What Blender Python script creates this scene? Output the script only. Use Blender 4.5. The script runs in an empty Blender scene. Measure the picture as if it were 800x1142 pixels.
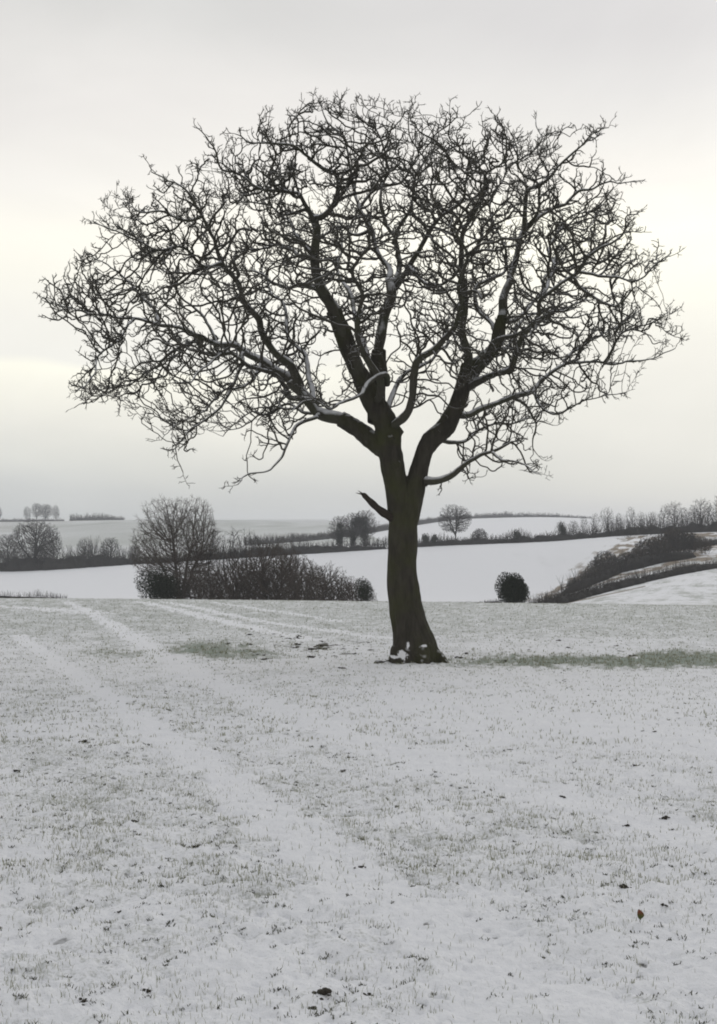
import bpy, math, random
import numpy as np
from mathutils import Vector

# ------------------------------------------------------------------ camera, world, sun, exposure
scene = bpy.context.scene
COL = scene.collection
F = 1427.0; CX = 400.0; CY = 571.0; HOR = 590.0; EYE = 1.6
TH = math.atan((HOR - CY) / F)
cam_d = bpy.data.cameras.new("camera"); cam = bpy.data.objects.new("camera", cam_d); COL.objects.link(cam)
cam_d.sensor_fit = 'VERTICAL'; cam_d.sensor_height = 36.0; cam_d.lens = 36.0 * F / 1142.0
cam_d.clip_start = 0.1; cam_d.clip_end = 8000.0
cam.location = (0, 0, EYE); cam.rotation_euler = (math.pi / 2 + TH, 0, 0)
scene.camera = cam

SUN_EL = math.radians(32); SUN_AZ = math.radians(25)     # behind the tree, a little to the right, veiled by cloud
world = bpy.data.worlds.new("World"); scene.world = world; world.use_nodes = True
nt = world.node_tree; nt.nodes.clear()
def wn(t, **k):
    n = nt.nodes.new(t)
    for a, b in k.items(): setattr(n, a, b)
    return n
out = wn('ShaderNodeOutputWorld'); addsh = wn('ShaderNodeAddShader')
sky = wn('ShaderNodeTexSky', sky_type='NISHITA', sun_disc=False, sun_elevation=SUN_EL, sun_rotation=SUN_AZ)
bg1 = wn('ShaderNodeBackground'); bg1.inputs['Strength'].default_value = 0.05
hsv = wn('ShaderNodeHueSaturation'); hsv.inputs['Saturation'].default_value = 0.3; hsv.inputs['Value'].default_value = 0.25
nt.links.new(sky.outputs[0], hsv.inputs['Color']); nt.links.new(hsv.outputs[0], bg1.inputs['Color'])
bg2 = wn('ShaderNodeBackground'); bg2.inputs['Strength'].default_value = 1.0
tc = wn('ShaderNodeTexCoord'); sep = wn('ShaderNodeSeparateXYZ'); nt.links.new(tc.outputs['Generated'], sep.inputs[0])
mp = wn('ShaderNodeMapping'); mp.inputs['Scale'].default_value = (2.2, 2.2, 7.0); mp.inputs['Location'].default_value = (0.4, 0.2, 0.1)
nt.links.new(tc.outputs['Generated'], mp.inputs['Vector'])
nz = wn('ShaderNodeTexNoise'); nz.inputs['Scale'].default_value = 1.3; nz.inputs['Detail'].default_value = 3.0; nz.inputs['Roughness'].default_value = 0.45
nt.links.new(mp.outputs[0], nz.inputs['Vector'])
m1 = wn('ShaderNodeMath', operation='MULTIPLY_ADD'); m1.inputs[1].default_value = 0.09; m1.inputs[2].default_value = -0.045
nt.links.new(nz.outputs['Fac'], m1.inputs[0])
# cloud layer: brightness by height, with openings that sit lower on the left than on the right
m2 = wn('ShaderNodeMath', operation='ADD'); nt.links.new(sep.outputs['Z'], m2.inputs[0]); nt.links.new(m1.outputs[0], m2.inputs[1])
SKY_L = [(0, (.40, .425, .435)), (.022, (.46, .48, .485)), (.045, (.58, .59, .565)), (.07, (.72, .715, .67)), (.11, (.83, .82, .75)), (.128, (.90, .89, .80)), (.137, (.79, .785, .76)), (.17, (.80, .79, .765)), (.20, (.87, .855, .80)),
         (.22, (.88, .86, .80)), (.25, (.80, .785, .76)), (.31, (.72, .705, .69)), (.37, (.60, .60, .59)), (.55, (.50, .51, .53)), (1, (.54, .555, .59))]
SKY_R = [(0, (.39, .41, .425)), (.022, (.42, .435, .44)), (.045, (.51, .52, .50)), (.08, (.62, .62, .59)), (.12, (.72, .71, .67)), (.16, (.80, .79, .74)), (.19, (.87, .855, .78)), (.235, (.93, .92, .82)), (.252, (.80, .78, .745)),
         (.28, (.73, .72, .70)), (.33, (.64, .635, .63)), (.37, (.57, .565, .57)), (.55, (.50, .51, .53)), (1, (.54, .555, .59))]
def sky_ramp(stops):
    rp = wn('ShaderNodeValToRGB'); cr = rp.color_ramp; cr.interpolation = 'LINEAR'
    while len(cr.elements) < len(stops): cr.elements.new(0.5)
    for e, (p, c) in zip(cr.elements, stops): e.position = p; e.color = (min(1, c[0] * 1.055), min(1, c[1] * 1.04), c[2] * (1.02 - .04 * max(0.0, 1 - abs(p - .18) / .16)), 1)
    nt.links.new(m2.outputs[0], rp.inputs[0]); return rp
ra = sky_ramp(SKY_L); rb = sky_ramp(SKY_R)
mrx = wn('ShaderNodeMapRange', interpolation_type='SMOOTHSTEP'); mrx.inputs['From Min'].default_value = -.16; mrx.inputs['From Max'].default_value = .20; nt.links.new(sep.outputs['X'], mrx.inputs['Value'])
mxs = wn('ShaderNodeMix', data_type='RGBA'); nt.links.new(mrx.outputs[0], mxs.inputs['Factor'])
nt.links.new(ra.outputs[0], mxs.inputs[6]); nt.links.new(rb.outputs[0], mxs.inputs[7]); cn = wn('ShaderNodeTexNoise'); cn.inputs['Scale'].default_value = 3.2; cn.inputs['Detail'].default_value = 5.0; cn.inputs['Roughness'].default_value = 0.55; cn.inputs['Distortion'].default_value = 0.6
cm_ = wn('ShaderNodeMapping'); cm_.inputs['Scale'].default_value = (1.0, 1.0, 2.4); nt.links.new(tc.outputs['Generated'], cm_.inputs['Vector']); nt.links.new(cm_.outputs[0], cn.inputs['Vector'])
cv = wn('ShaderNodeMapRange'); cv.inputs['From Min'].default_value = .25; cv.inputs['From Max'].default_value = .75; cv.inputs['To Min'].default_value = .93; cv.inputs['To Max'].default_value = 1.06; nt.links.new(cn.outputs['Fac'], cv.inputs['Value'])
vm = wn('ShaderNodeVectorMath', operation='SCALE'); nt.links.new(mxs.outputs[2], vm.inputs[0]); nt.links.new(cv.outputs[0], vm.inputs['Scale']); nt.links.new(vm.outputs[0], bg2.inputs['Color'])
nt.links.new(bg1.outputs[0], addsh.inputs[0]); nt.links.new(bg2.outputs[0], addsh.inputs[1]); nt.links.new(addsh.outputs[0], out.inputs['Surface'])

sun_d = bpy.data.lights.new("sun", 'SUN'); sun = bpy.data.objects.new("sun", sun_d); COL.objects.link(sun)
sun_d.energy = 0.5; sun_d.angle = math.radians(40); sun_d.color = (1.0, 0.96, 0.9)
sdir = Vector((math.sin(SUN_AZ) * math.cos(SUN_EL), math.cos(SUN_AZ) * math.cos(SUN_EL), math.sin(SUN_EL)))
sun.rotation_euler = sdir.to_track_quat('Z', 'Y').to_euler(); sun.location = (20, 40, 60)
vs = scene.view_settings
scene.display_settings.display_device = 'sRGB'; vs.view_transform = 'Standard'; vs.look = 'None'; vs.gamma = 1.0; vs.exposure = 0.05; vs.use_curve_mapping = False
scene.cycles.filter_width = 1.9
scene.cycles.max_bounces = 6; scene.cycles.volume_bounces = 1

# ------------------------------------------------------------------ helpers
def ray(px, py):
    u = (np.asarray(px, float) - CX) / F; v = (CY - np.asarray(py, float)) / F
    fw = math.cos(TH) - v * math.sin(TH); up = v * math.cos(TH) + math.sin(TH)
    return u / fw, up / fw                       # x/Y and (z-EYE)/Y
def at(px, py, Y):
    a, b = ray(px, py); return np.array([a * Y, Y, EYE + b * Y])
def proj(x, Y, z):
    dz = z - EYE
    d = Y * math.cos(TH) + dz * math.sin(TH); v = dz * math.cos(TH) - Y * math.sin(TH)
    d = np.maximum(d, 0.3)
    return CX + F * x / d, CY - F * v / d

def tag(o, label=None, cat=None, group=None, kind=None):
    if label: o['label'] = label
    if cat: o['category'] = cat
    if group: o['group'] = group
    if kind: o['kind'] = kind
    return o
def link(name, me, mat=None, parent=None):
    o = bpy.data.objects.new(name, me); COL.objects.link(o)
    if mat and not me.materials: me.materials.append(mat)
    if parent: o.parent = parent
    return o
def empty(name, loc, label, cat, group=None):
    o = bpy.data.objects.new(name, None); COL.objects.link(o); o.location = loc; o.empty_display_size = 0.3
    return tag(o, label, cat, group)
def mesh_np(name, V, faces, smooth=True):
    """faces: list of int arrays (n,k)"""
    me = bpy.data.meshes.new(name); V = np.ascontiguousarray(V, dtype=np.float32)
    me.vertices.add(len(V)); me.vertices.foreach_set('co', V.ravel())
    idx = np.concatenate([f.ravel() for f in faces]); tot = np.concatenate([np.full(len(f), f.shape[1]) for f in faces])
    me.loops.add(len(idx)); me.loops.foreach_set('vertex_index', idx.astype(np.int32))
    me.polygons.add(len(tot)); st = np.concatenate([[0], np.cumsum(tot)[:-1]])
    me.polygons.foreach_set('loop_start', st.astype(np.int32)); me.polygons.foreach_set('loop_total', tot.astype(np.int32))
    me.update(calc_edges=True)
    if smooth: me.polygons.foreach_set('use_smooth', np.ones(len(tot), bool))
    me.update(); return me

def _hash(ix, iy, iz, seed):
    h = (ix * 374761393 + iy * 668265263 + iz * 2147483647 + seed * 1274126177) & 0xFFFFFFFF
    h = ((h ^ (h >> 13)) * 1274126177) & 0xFFFFFFFF
    h = ((h ^ (h >> 16)) * 2246822519) & 0xFFFFFFFF
    return ((h ^ (h >> 15)) & 0xFFFFFF) / float(0xFFFFFF)
def noise2(x, y, seed=0):
    x = np.asarray(x, float); y = np.asarray(y, float)
    ix = np.floor(x).astype(np.int64); iy = np.floor(y).astype(np.int64); fx = x - ix; fy = y - iy
    fx = fx * fx * (3 - 2 * fx); fy = fy * fy * (3 - 2 * fy)
    a = _hash(ix, iy, 0, seed); b = _hash(ix + 1, iy, 0, seed); c = _hash(ix, iy + 1, 0, seed); d = _hash(ix + 1, iy + 1, 0, seed)
    return (a + (b - a) * fx) * (1 - fy) + (c + (d - c) * fx) * fy
def fbm(x, y, o=3, seed=0, g=0.5):
    s = 0; w = 1; t = 0
    for i in range(o):
        s = s + w * noise2(x * 2**i + 17.3 * i, y * 2**i - 9.1 * i, seed + i * 7); t += w; w *= g
    return s / t
def noise3(P, seed=0):
    I = np.floor(P).astype(np.int64); f = P - I; f = f * f * (3 - 2 * f); r = 0
    for dx in (0, 1):
        for dy in (0, 1):
            for dz in (0, 1):
                w = (f[:, 0] if dx else 1 - f[:, 0]) * (f[:, 1] if dy else 1 - f[:, 1]) * (f[:, 2] if dz else 1 - f[:, 2])
                r = r + w * _hash(I[:, 0] + dx, I[:, 1] + dy, I[:, 2] + dz, seed)
    return r
def sstep(a, b, x):
    t = np.clip((x - a) / (b - a), 0, 1); return t * t * (3 - 2 * t)
def pchip(xs, ys, xq):
    xs = np.asarray(xs, float); ys = np.asarray(ys, float); h = np.diff(xs); d = np.diff(ys) / h
    m = np.zeros(len(xs)); m[0] = d[0]; m[-1] = d[-1]
    for i in range(1, len(xs) - 1):
        if d[i - 1] * d[i] > 0:
            w1 = 2 * h[i] + h[i - 1]; w2 = h[i] + 2 * h[i - 1]; m[i] = (w1 + w2) / (w1 / d[i - 1] + w2 / d[i])
    k = np.clip(np.searchsorted(xs, xq) - 1, 0, len(xs) - 2); t = (xq - xs[k]) / h[k]
    t = np.clip(t, 0, 1)
    return (2*t**3 - 3*t**2 + 1) * ys[k] + (t**3 - 2*t**2 + t) * h[k] * m[k] + (-2*t**3 + 3*t**2) * ys[k+1] + (t**3 - t**2) * h[k] * m[k+1]

# ------------------------------------------------------------------ terrain height
COLS = [-700, 0, 150, 350, 500, 600, 700, 800, 1500]
ROWS = [(80, [667, 667, 668, 670, 672, 673, 674, 675, 675]),
        (115, [690, 690, 690, 692, 692, 684, 673, 668, 660]),
        (150, [686, 686, 686, 690, 690, 675, 656, 642, 622]),
        (180, [676, 676, 676, 681, 682, 672, 645, 630, 605]),
        (220, [664, 664, 664, 670, 670, 664, 628, 614, 592]),
        (300, [638, 637, 629, 617, 608, 604, 597, 593, 585]),
        (450, [612, 611, 610, 605, 597, 592, 590, 588, 583]),
        (700, [592, 591, 587, 590, 585, 582, 582, 584, 582]),
        (1000, [582, 582, 580, 579.5, 579, 577, 580, 583, 582]),
        (1400, [586] * 9), (2600, [589] * 9)]
NEAR = [(-60, EYE - 1.2), (0, 0.0), (4.2, -0.02), (10, -0.33), (27, -1.20), (50, -1.66)]
LG = np.linspace(math.log(5), math.log(2605), 700)      # log(Y+5) grid
YG = np.exp(LG) - 5
UG = np.linspace(-1.0, 1.0, 401)
_tab = []
for ci in range(len(COLS)):
    ys = [a for a, b in NEAR]; zs = [b for a, b in NEAR]
    for (Y, r) in ROWS:
        ys.append(Y); zs.append(EYE + ray(CX, r[ci])[1] * Y)
    _tab.append(pchip(ys, zs, YG))
_tab = np.array(_tab)
_cu = [(c - CX) / F for c in COLS]
HG = np.array([pchip(_cu, _tab[:, j], UG) for j in range(len(YG))])     # (Y, u)
_k = np.array([1, 2, 3, 2, 1.0]); _k /= _k.sum()
HG = np.apply_along_axis(lambda r: np.convolve(np.pad(r, 2, 'edge'), _k, 'valid'), 0, HG)
def gz(x, y):
    x = np.asarray(x, float); y = np.asarray(y, float)
    u = x / np.maximum(y, 8.0)
    i = np.clip((u + 1) / 2 * 400, 0, 399.999); j = np.clip((np.log(np.maximum(y, 0) + 5) - LG[0]) / (LG[1] - LG[0]), 0, 698.999)
    i0 = i.astype(int); j0 = j.astype(int); fi = i - i0; fj = j - j0
    h = (HG[j0, i0] * (1 - fi) + HG[j0, i0 + 1] * fi) * (1 - fj) + (HG[j0 + 1, i0] * (1 - fi) + HG[j0 + 1, i0 + 1] * fi) * fj
    return h + (fbm(x * .12, y * .12, 2, 5) - .5) * .12 * sstep(4, 15, y) * (1 - sstep(55, 75, y))
def hit(px, py, ymin=1.0, ymax=2500):
    Y = np.exp(np.linspace(math.log(ymin), math.log(ymax), 3000)); a, b = ray(px, py)
    g = gz(a * Y, Y); k = np.argmax(g >= EYE + b * Y)
    if not (g >= EYE + b * Y).any(): k = len(Y) - 1
    return np.array([a * Y[k], Y[k]])
def on_ground(px, Y, sink=0.0):
    x = (px - CX) / F * Y
    for _ in range(3):
        z = float(gz(x, Y)); q, _p = proj(x, Y, z); x += (px - q) / F * Y
    return np.array([x, Y, float(gz(x, Y)) - sink])

# ------------------------------------------------------------------ materials
def mat_new(name):
    m = bpy.data.materials.new(name); m.use_nodes = True; t = m.node_tree; b = t.nodes['Principled BSDF']
    b.inputs['Roughness'].default_value = 0.9; b.inputs['Specular IOR Level'].default_value = 0.15
    return m, t, b
def N(t, typ, **k):
    n = t.nodes.new(typ)
    for a, b in k.items():
        if a in n.inputs: n.inputs[a].default_value = b
        else: setattr(n, a, b)
    return n
def mixc(t, fac, a, b):
    n = t.nodes.new('ShaderNodeMix'); n.data_type = 'RGBA'
    if isinstance(fac, (int, float)): n.inputs['Factor'].default_value = fac
    else: t.links.new(fac, n.inputs['Factor'])
    for s, v in (('A', a), ('B', b)):
        i = [q for q in n.inputs if q.name == s and q.type == 'RGBA'][0]
        if isinstance(v, tuple): i.default_value = (*v, 1)
        else: t.links.new(v, i)
    return [q for q in n.outputs if q.type == 'RGBA'][0]
def mth(t, op, a, b=None, c=None, clamp=False):
    n = t.nodes.new('ShaderNodeMath'); n.operation = op; n.use_clamp = clamp
    for i, v in enumerate((a, b, c)):
        if v is None: continue
        if isinstance(v, (int, float)): n.inputs[i].default_value = v
        else: t.links.new(v, n.inputs[i])
    return n.outputs[0]
def noise_n(t, scale, detail=3, rough=.5, vec=None, scl=None):
    n = N(t, 'ShaderNodeTexNoise'); n.inputs['Scale'].default_value = scale; n.inputs['Detail'].default_value = detail; n.inputs['Roughness'].default_value = rough
    if vec is not None:
        if scl:
            m = N(t, 'ShaderNodeMapping'); m.inputs['Scale'].default_value = scl; t.links.new(vec, m.inputs['Vector']); vec = m.outputs[0]
        t.links.new(vec, n.inputs['Vector'])
    return n.outputs['Fac']
def obj_vec(t): return N(t, 'ShaderNodeTexCoord').outputs['Object']
SNOW = (0.80, 0.81, 0.83)

def mat_ground():
    m, t, b = mat_new("snowy_ground"); v = obj_vec(t)
    at_ = N(t, 'ShaderNodeAttribute'); at_.attribute_name = 'cover'      # r grass showing, g green, b bare soil
    s = N(t, 'ShaderNodeSeparateColor'); t.links.new(at_.outputs['Color'], s.inputs[0])
    fine = noise_n(t, 55, 3, .65, v); mid = noise_n(t, 9, 3, .6, v)
    nn = mth(t, 'ADD', mth(t, 'MULTIPLY', fine, .6), mth(t, 'MULTIPLY', mid, .4))
    k = mth(t, 'MULTIPLY', mth(t, 'SUBTRACT', mth(t, 'ADD', nn, s.outputs[0]), 1.03), 5.0, clamp=True)
    k = mth(t, 'MULTIPLY', k, .72)
    gcol = mixc(t, mid, (.15, .175, .13), (.26, .27, .21)); gcol = mixc(t, s.outputs[1], gcol, (.075, .13, .06))
    snow = mixc(t, noise_n(t, 2.2, 2, .5, v), SNOW, (.74, .75, .775))
    c = mixc(t, k, snow, gcol)
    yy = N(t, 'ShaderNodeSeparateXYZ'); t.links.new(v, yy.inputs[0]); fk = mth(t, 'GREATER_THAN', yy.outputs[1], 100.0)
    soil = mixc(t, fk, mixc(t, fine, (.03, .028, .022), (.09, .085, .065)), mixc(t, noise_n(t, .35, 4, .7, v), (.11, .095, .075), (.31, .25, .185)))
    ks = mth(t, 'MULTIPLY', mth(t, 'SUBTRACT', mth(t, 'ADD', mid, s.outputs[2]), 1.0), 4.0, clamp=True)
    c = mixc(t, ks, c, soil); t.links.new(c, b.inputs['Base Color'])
    b.inputs['Roughness'].default_value = .8
    bp = N(t, 'ShaderNodeBump'); bp.inputs['Strength'].default_value = .9; bp.inputs['Distance'].default_value = .022
    t.links.new(nn, bp.inputs['Height']); t.links.new(bp.outputs[0], b.inputs['Normal'])
    return m
def mat_bark(name, c1, c2, moss=None, snow=0.0, lo=.55, hi=.9, bump=.02, scale=1.0):
    m, t, b = mat_new(name); v = obj_vec(t)
    ridg = noise_n(t, 9 * scale, 4, .65, v, (1, 1, .22)); big = noise_n(t, 1.6, 3, .5, v)
    c = mixc(t, ridg, c1, c2)
    if moss:
        k = mth(t, 'MULTIPLY', mth(t, 'SUBTRACT', big, .42), 3.5, clamp=True); c = mixc(t, mth(t, 'MULTIPLY', k, .7), c, moss)
    if snow > 0:
        g = N(t, 'ShaderNodeNewGeometry'); s = N(t, 'ShaderNodeSeparateXYZ'); t.links.new(g.outputs['Normal'], s.inputs[0])
        n2 = noise_n(t, 5, 3, .6, v)
        k = mth(t, 'ADD', s.outputs[2], mth(t, 'MULTIPLY', mth(t, 'SUBTRACT', n2, .5), .9))
        r = N(t, 'ShaderNodeMapRange'); r.inputs['From Min'].default_value = lo; r.inputs['From Max'].default_value = hi; t.links.new(k, r.inputs['Value'])
        c = mixc(t, mth(t, 'MULTIPLY', r.outputs[0], snow), c, (.78, .79, .82))
    t.links.new(c, b.inputs['Base Color']); b.inputs['Roughness'].default_value = .95
    if bump:
        bp = N(t, 'ShaderNodeBump'); bp.inputs['Strength'].default_value = 1.0; bp.inputs['Distance'].default_value = bump
        t.links.new(ridg, bp.inputs['Height']); t.links.new(bp.outputs[0], b.inputs['Normal'])
    return m
def mat_plain(name, c1, c2, scale=3.0, rough=.9):
    m, t, b = mat_new(name); c = mixc(t, noise_n(t, scale, 3, .6, obj_vec(t)), c1, c2); t.links.new(c, b.inputs['Base Color']); b.inputs['Roughness'].default_value = rough
    return m
M_GROUND = mat_ground()
M_TRUNK = mat_bark("walnut_bark", (.010, .0095, .008), (.076, .069, .056), (.050, .054, .022), .8, .56, 1.05, .05)
def trunk_snow(m, centres):
    t = m.node_tree; b = t.nodes['Principled BSDF']; v = obj_vec(t); c = b.inputs['Base Color'].links[0].from_socket; n = noise_n(t, 14, 4, .75, v); cur = None
    for p, s in centres:
        q = N(t, 'ShaderNodeVectorMath'); q.operation = 'SUBTRACT'; t.links.new(v, q.inputs[0]); q.inputs[1].default_value = p
        w = N(t, 'ShaderNodeVectorMath'); w.operation = 'MULTIPLY'; t.links.new(q.outputs[0], w.inputs[0]); w.inputs[1].default_value = (1 / s[0], .9, 1 / s[1])
        l = N(t, 'ShaderNodeVectorMath'); l.operation = 'LENGTH'; t.links.new(w.outputs[0], l.inputs[0]); o = l.outputs['Value']; cur = o if cur is None else mth(t, 'MINIMUM', cur, o)
    k = mth(t, 'MULTIPLY', mth(t, 'SUBTRACT', 1.0, mth(t, 'ADD', cur, mth(t, 'MULTIPLY', mth(t, 'SUBTRACT', n, .5), 2.6))), 6.0, clamp=True)
    t.links.new(mixc(t, k, c, (.74, .75, .78)), b.inputs['Base Color'])
M_LIMB = mat_bark("limb_bark", (.028, .026, .021), (.095, .088, .072), (.055, .060, .036), .85, .18, .68, .02, 2)
M_TWIG = mat_bark("twig_bark", (.034, .032, .026), (.078, .072, .058), None, .5, .5, 1.0, 0)
M_FAR_BARK = mat_plain("distant_bark", (.028, .027, .026), (.055, .052, .048))
M_FAR_TWIG = mat_plain("distant_twigs", (.034, .032, .032), (.066, .060, .056))
M_COPSE = mat_plain("copse_twigs", (.038, .034, .031), (.120, .100, .085), 1.0)
M_BRAMBLE = mat_plain("hedge_twigs", (.020, .020, .021), (.045, .041, .038), 1.2)
M_EVER = mat_plain("evergreen_leaves", (.016, .020, .016), (.036, .042, .028), 4)
M_GRASS = mat_plain("grass_blades", (.19, .21, .15), (.42, .41, .33), 9)
M_GREEN = mat_plain("green_grass", (.06, .10, .04), (.12, .15, .07), 3)
M_SOIL = mat_plain("wet_soil", (.015, .014, .012), (.07, .062, .05), 30)
M_SNOWLUMP = mat_plain("packed_snow", SNOW, (.7, .71, .75), 8)
M_DEAD = mat_plain("dead_wood", (.022, .018, .015), (.055, .045, .038), 12)

# ------------------------------------------------------------------ ground
# lines of smoother snow crossing the field (old wheel lines), as pixel paths of the photograph laid onto the ground
TRACKS = [([(20, 708), (60, 735), (100, 762), (150, 800), (200, 835), (270, 880), (320, 925), (370, 965), (430, 1003), (500, 1043), (560, 1078), (650, 1135)], .22, 1.25),
          ([(74, 671), (112, 690), (152, 712), (200, 742), (270, 775), (330, 800), (400, 826), (470, 848), (560, 876), (640, 893), (720, 915), (800, 945)], .34, .85),
          ([(158, 671), (200, 681), (250, 693), (300, 704), (350, 714)], .42, .9), ([(185, 671), (240, 683), (300, 694), (360, 702), (430, 712)], .34, .6),
          ([(232, 671), (300, 681), (380, 693)], .30, .5), ([(0, 676), (60, 680), (110, 684)], .8, .7),
          ([(500, 790), (600, 800), (700, 812), (800, 830)], .9, .5)]
TW = []
for pts, w, s in TRACKS:
    TW.append((np.array([hit(px, py, 2, 79) for px, py in pts]), w, s))
def seg_dist(x, y, P):
    d = np.full(x.shape, 1e9)
    for a, b in zip(P[:-1], P[1:]):
        e = b - a; L = max((e**2).sum(), 1e-9); t = np.clip(((x - a[0]) * e[0] + (y - a[1]) * e[1]) / L, 0, 1)
        d = np.minimum(d, np.hypot(x - a[0] - t * e[0], y - a[1] - t * e[1]))
    return d
def blob(qx, qy, cx, cy, rx, ry): return np.exp(-(((qx - cx) / rx)**2 + ((qy - cy) / ry)**2))
def cover(x, y, z=None):
    if z is None: z = gz(x, y)
    qx, qy = proj(x, y, z)
    near = (y < 95)
    g = .535 + (fbm(x * .55, y * .45, 3, 11) - .5) * .05 + (fbm(x * 2.3, y * 2.3, 2, 31) - .5) * .18
    wob = (fbm(x * 1.7, y * .9, 2, 21) - .5) * .5
    tr = np.zeros(x.shape)
    for P, w, s in TW:
        d = seg_dist(x, y, P) + wob * w * 1.4 + (fbm(x * 6, y * 6, 2, 23) - .5) * w * 1.2
        tr = np.maximum(tr, s * (1 - sstep(w * .05, w * 1.25, d)))
    g = g - .33 * tr
    g = g - .07 * sstep(900, 1050, qy) - .13 * blob(qx, qy, 620, 800, 260, 60)  + .10 * sstep(735, 690, qy)
    gr = 1.2 * blob(qx, qy, 240, 725, 60, 8) + 1.9 * blob(qx, qy, 645, 738, 120, 6) + 1.7 * blob(qx, qy, 780, 735, 70, 8) + .5 * blob(qx, qy, 120, 728, 40, 6) + .3 * blob(qx, qy, 300, 731, 30, 5)
    gr = gr * sstep(.30, .62, fbm(x * 1.3, y * .7, 3, 41) + .10 * gr) * (.35 + .65 * sstep(.38, .6, fbm(x * 6, y * 4, 2, 43)))
    g = g + .50 * np.minimum(gr, 1)
    gr = np.clip(gr + .22 * sstep(725, 690, qy), 0, 1)
    so = .9 * blob(qx, qy, 365, 720, 80, 16) + .4 * blob(qx, qy, 560, 735, 100, 10)+.3 * blob(qx, qy, 660, 725, 140, 10)
    so = so * sstep(.45, .75, fbm(x * 3.2, y * 2.0, 2, 51))
    # thin soil specks scattered over the field
    so = np.maximum(so, .55 * sstep(.77, .86, fbm(x * 15, y * 15, 2, 61)) * sstep(60, 20, y))
    # ---- fields beyond the crest
    row = .05 * np.sin((x * .25 + y) * .9)
    f = .44 + (fbm(x * .05, y * .03, 3, 71) - .5) * .16 + (fbm(x * .5, y * .12, 3, 74) - .5) * .12                       # smooth white field
    fr = sstep(585, 612, qx) * (y < 205)
    f = f + fr * (.13 + (fbm(x * .9, y * .35, 4, 72, .7) - .5) * .55)
    f2 = .64 + (fbm(x * .02, y * .012, 3, 73) - .5) * .15 + row * .3           # greener pasture above the hedge, left
    left = (y > 310) * (qx < 440 - (y - 310) * .12) 
    f = np.where(left, f2, f)
    f = np.where((y > 310) & ~left, .45, f)
    g = np.where(near, g, f); gr = np.where(near, gr, np.where(left, .25, .1) )
    fs = np.zeros(x.shape)
    # eroded bank on the right and the ploughed corner far left
    edge = 592 + (668 - qy) * 1.42
    bank = sstep(0, 14, qx - edge) * (qy > 594) * (y > 185) * (y < 297)
    fs = np.maximum(fs, bank * np.clip(.66 + (fbm(x * .45, y * .22, 3, 81, .7) - .5) * 2.4, 0, .85))
    strip = sstep(-12, -2, qx - edge) * (1 - sstep(10, 20, qx - edge)) * (y > 185) * (y < 297)
    fs = np.maximum(fs, strip * np.clip(.42 + (fbm(x * .5, y * .1, 3, 83) - .5) * 1.6, 0, .7))
    fs = np.maximum(fs, .50 * (y > 650) * (qx < 75 - (qy - 583) * 5.0))
    line = np.exp(-((qy - (672 - (qx - 635) * .21 - ((qx - 635) / 60.)**2 * .2))/1.2)**2) * (qx > 632) * (qx < 720) * (y > 105) * (y < 160)
    fs = np.maximum(fs, line * .8)
    so = np.where(near, so, fs)
    lum = np.clip(g, 0, 1)
    return lum, np.clip(gr, 0, 1), np.clip(so, 0, 1)
def micro(x, y, g):
    h = (fbm(x * 2.7, y * 2.7, 4, 91, .6) - .5) * .13 + (fbm(x * 11, y * 11, 2, 95) - .5) * .060 + (fbm(x * 30, y * 30, 2, 97) - .5) * .028 * (y < 16)
    k = sstep(85, 70, y) 
    return (h * (.55 + .9 * np.clip((g - .4) * 2, 0, 1))) * k
def build_ground():
    qy = np.linspace(1250, 671, 760)
    Yn = []
    Yl = np.exp(np.linspace(math.log(2.5), math.log(78), 4000)); _, ql = proj(0 * Yl, Yl, gz(0 * Yl, Yl))
    Yn = np.interp(-qy, -ql, Yl); Yn = np.unique(Yn)
    Yrow = np.concatenate([np.linspace(-40, 2.3, 10), Yn[Yn > 2.5], np.exp(np.linspace(math.log(max(Yn[-1], 70) + .5), math.log(1300), 330)), np.linspace(1400, 2500, 8)])
    U = np.concatenate([np.linspace(-1, -.435, 24), np.linspace(-.43, .43, 1040), np.linspace(.435, 1, 24)])
    W = np.where(Yrow < 4, 4 + (4 - Yrow) * .5, Yrow)
    X = U[None, :] * W[:, None]; Y = np.repeat(Yrow[:, None], len(U), 1)
    Z = gz(X, Y); g, gr, so = cover(X, Y, Z)
    Z = Z + micro(X, Y, g) - .02 * so * (Y < 90)
    V = np.stack([X, Y, Z], -1).reshape(-1, 3); n, m = X.shape
    i = np.arange((n - 1) * m).reshape(n - 1, m)[:, :-1].ravel(); fc = np.stack([i, i + 1, i + m + 1, i + m], -1)
    me = mesh_np("ground", V, [fc]); at_ = me.color_attributes.new('cover', 'FLOAT_COLOR', 'POINT')
    C = np.stack([g, gr, so, np.ones_like(g)], -1).reshape(-1).astype(np.float32); at_.data.foreach_set('color', C)
    o = link("ground", me, M_GROUND); tag(o, kind='structure'); return o
build_ground()
def surf(x, y):
    z = gz(x, y); g, gr, so = cover(np.atleast_1d(np.asarray(x, float)), np.atleast_1d(np.asarray(y, float)))
    return z + micro(np.atleast_1d(x), np.atleast_1d(y), g)

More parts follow.
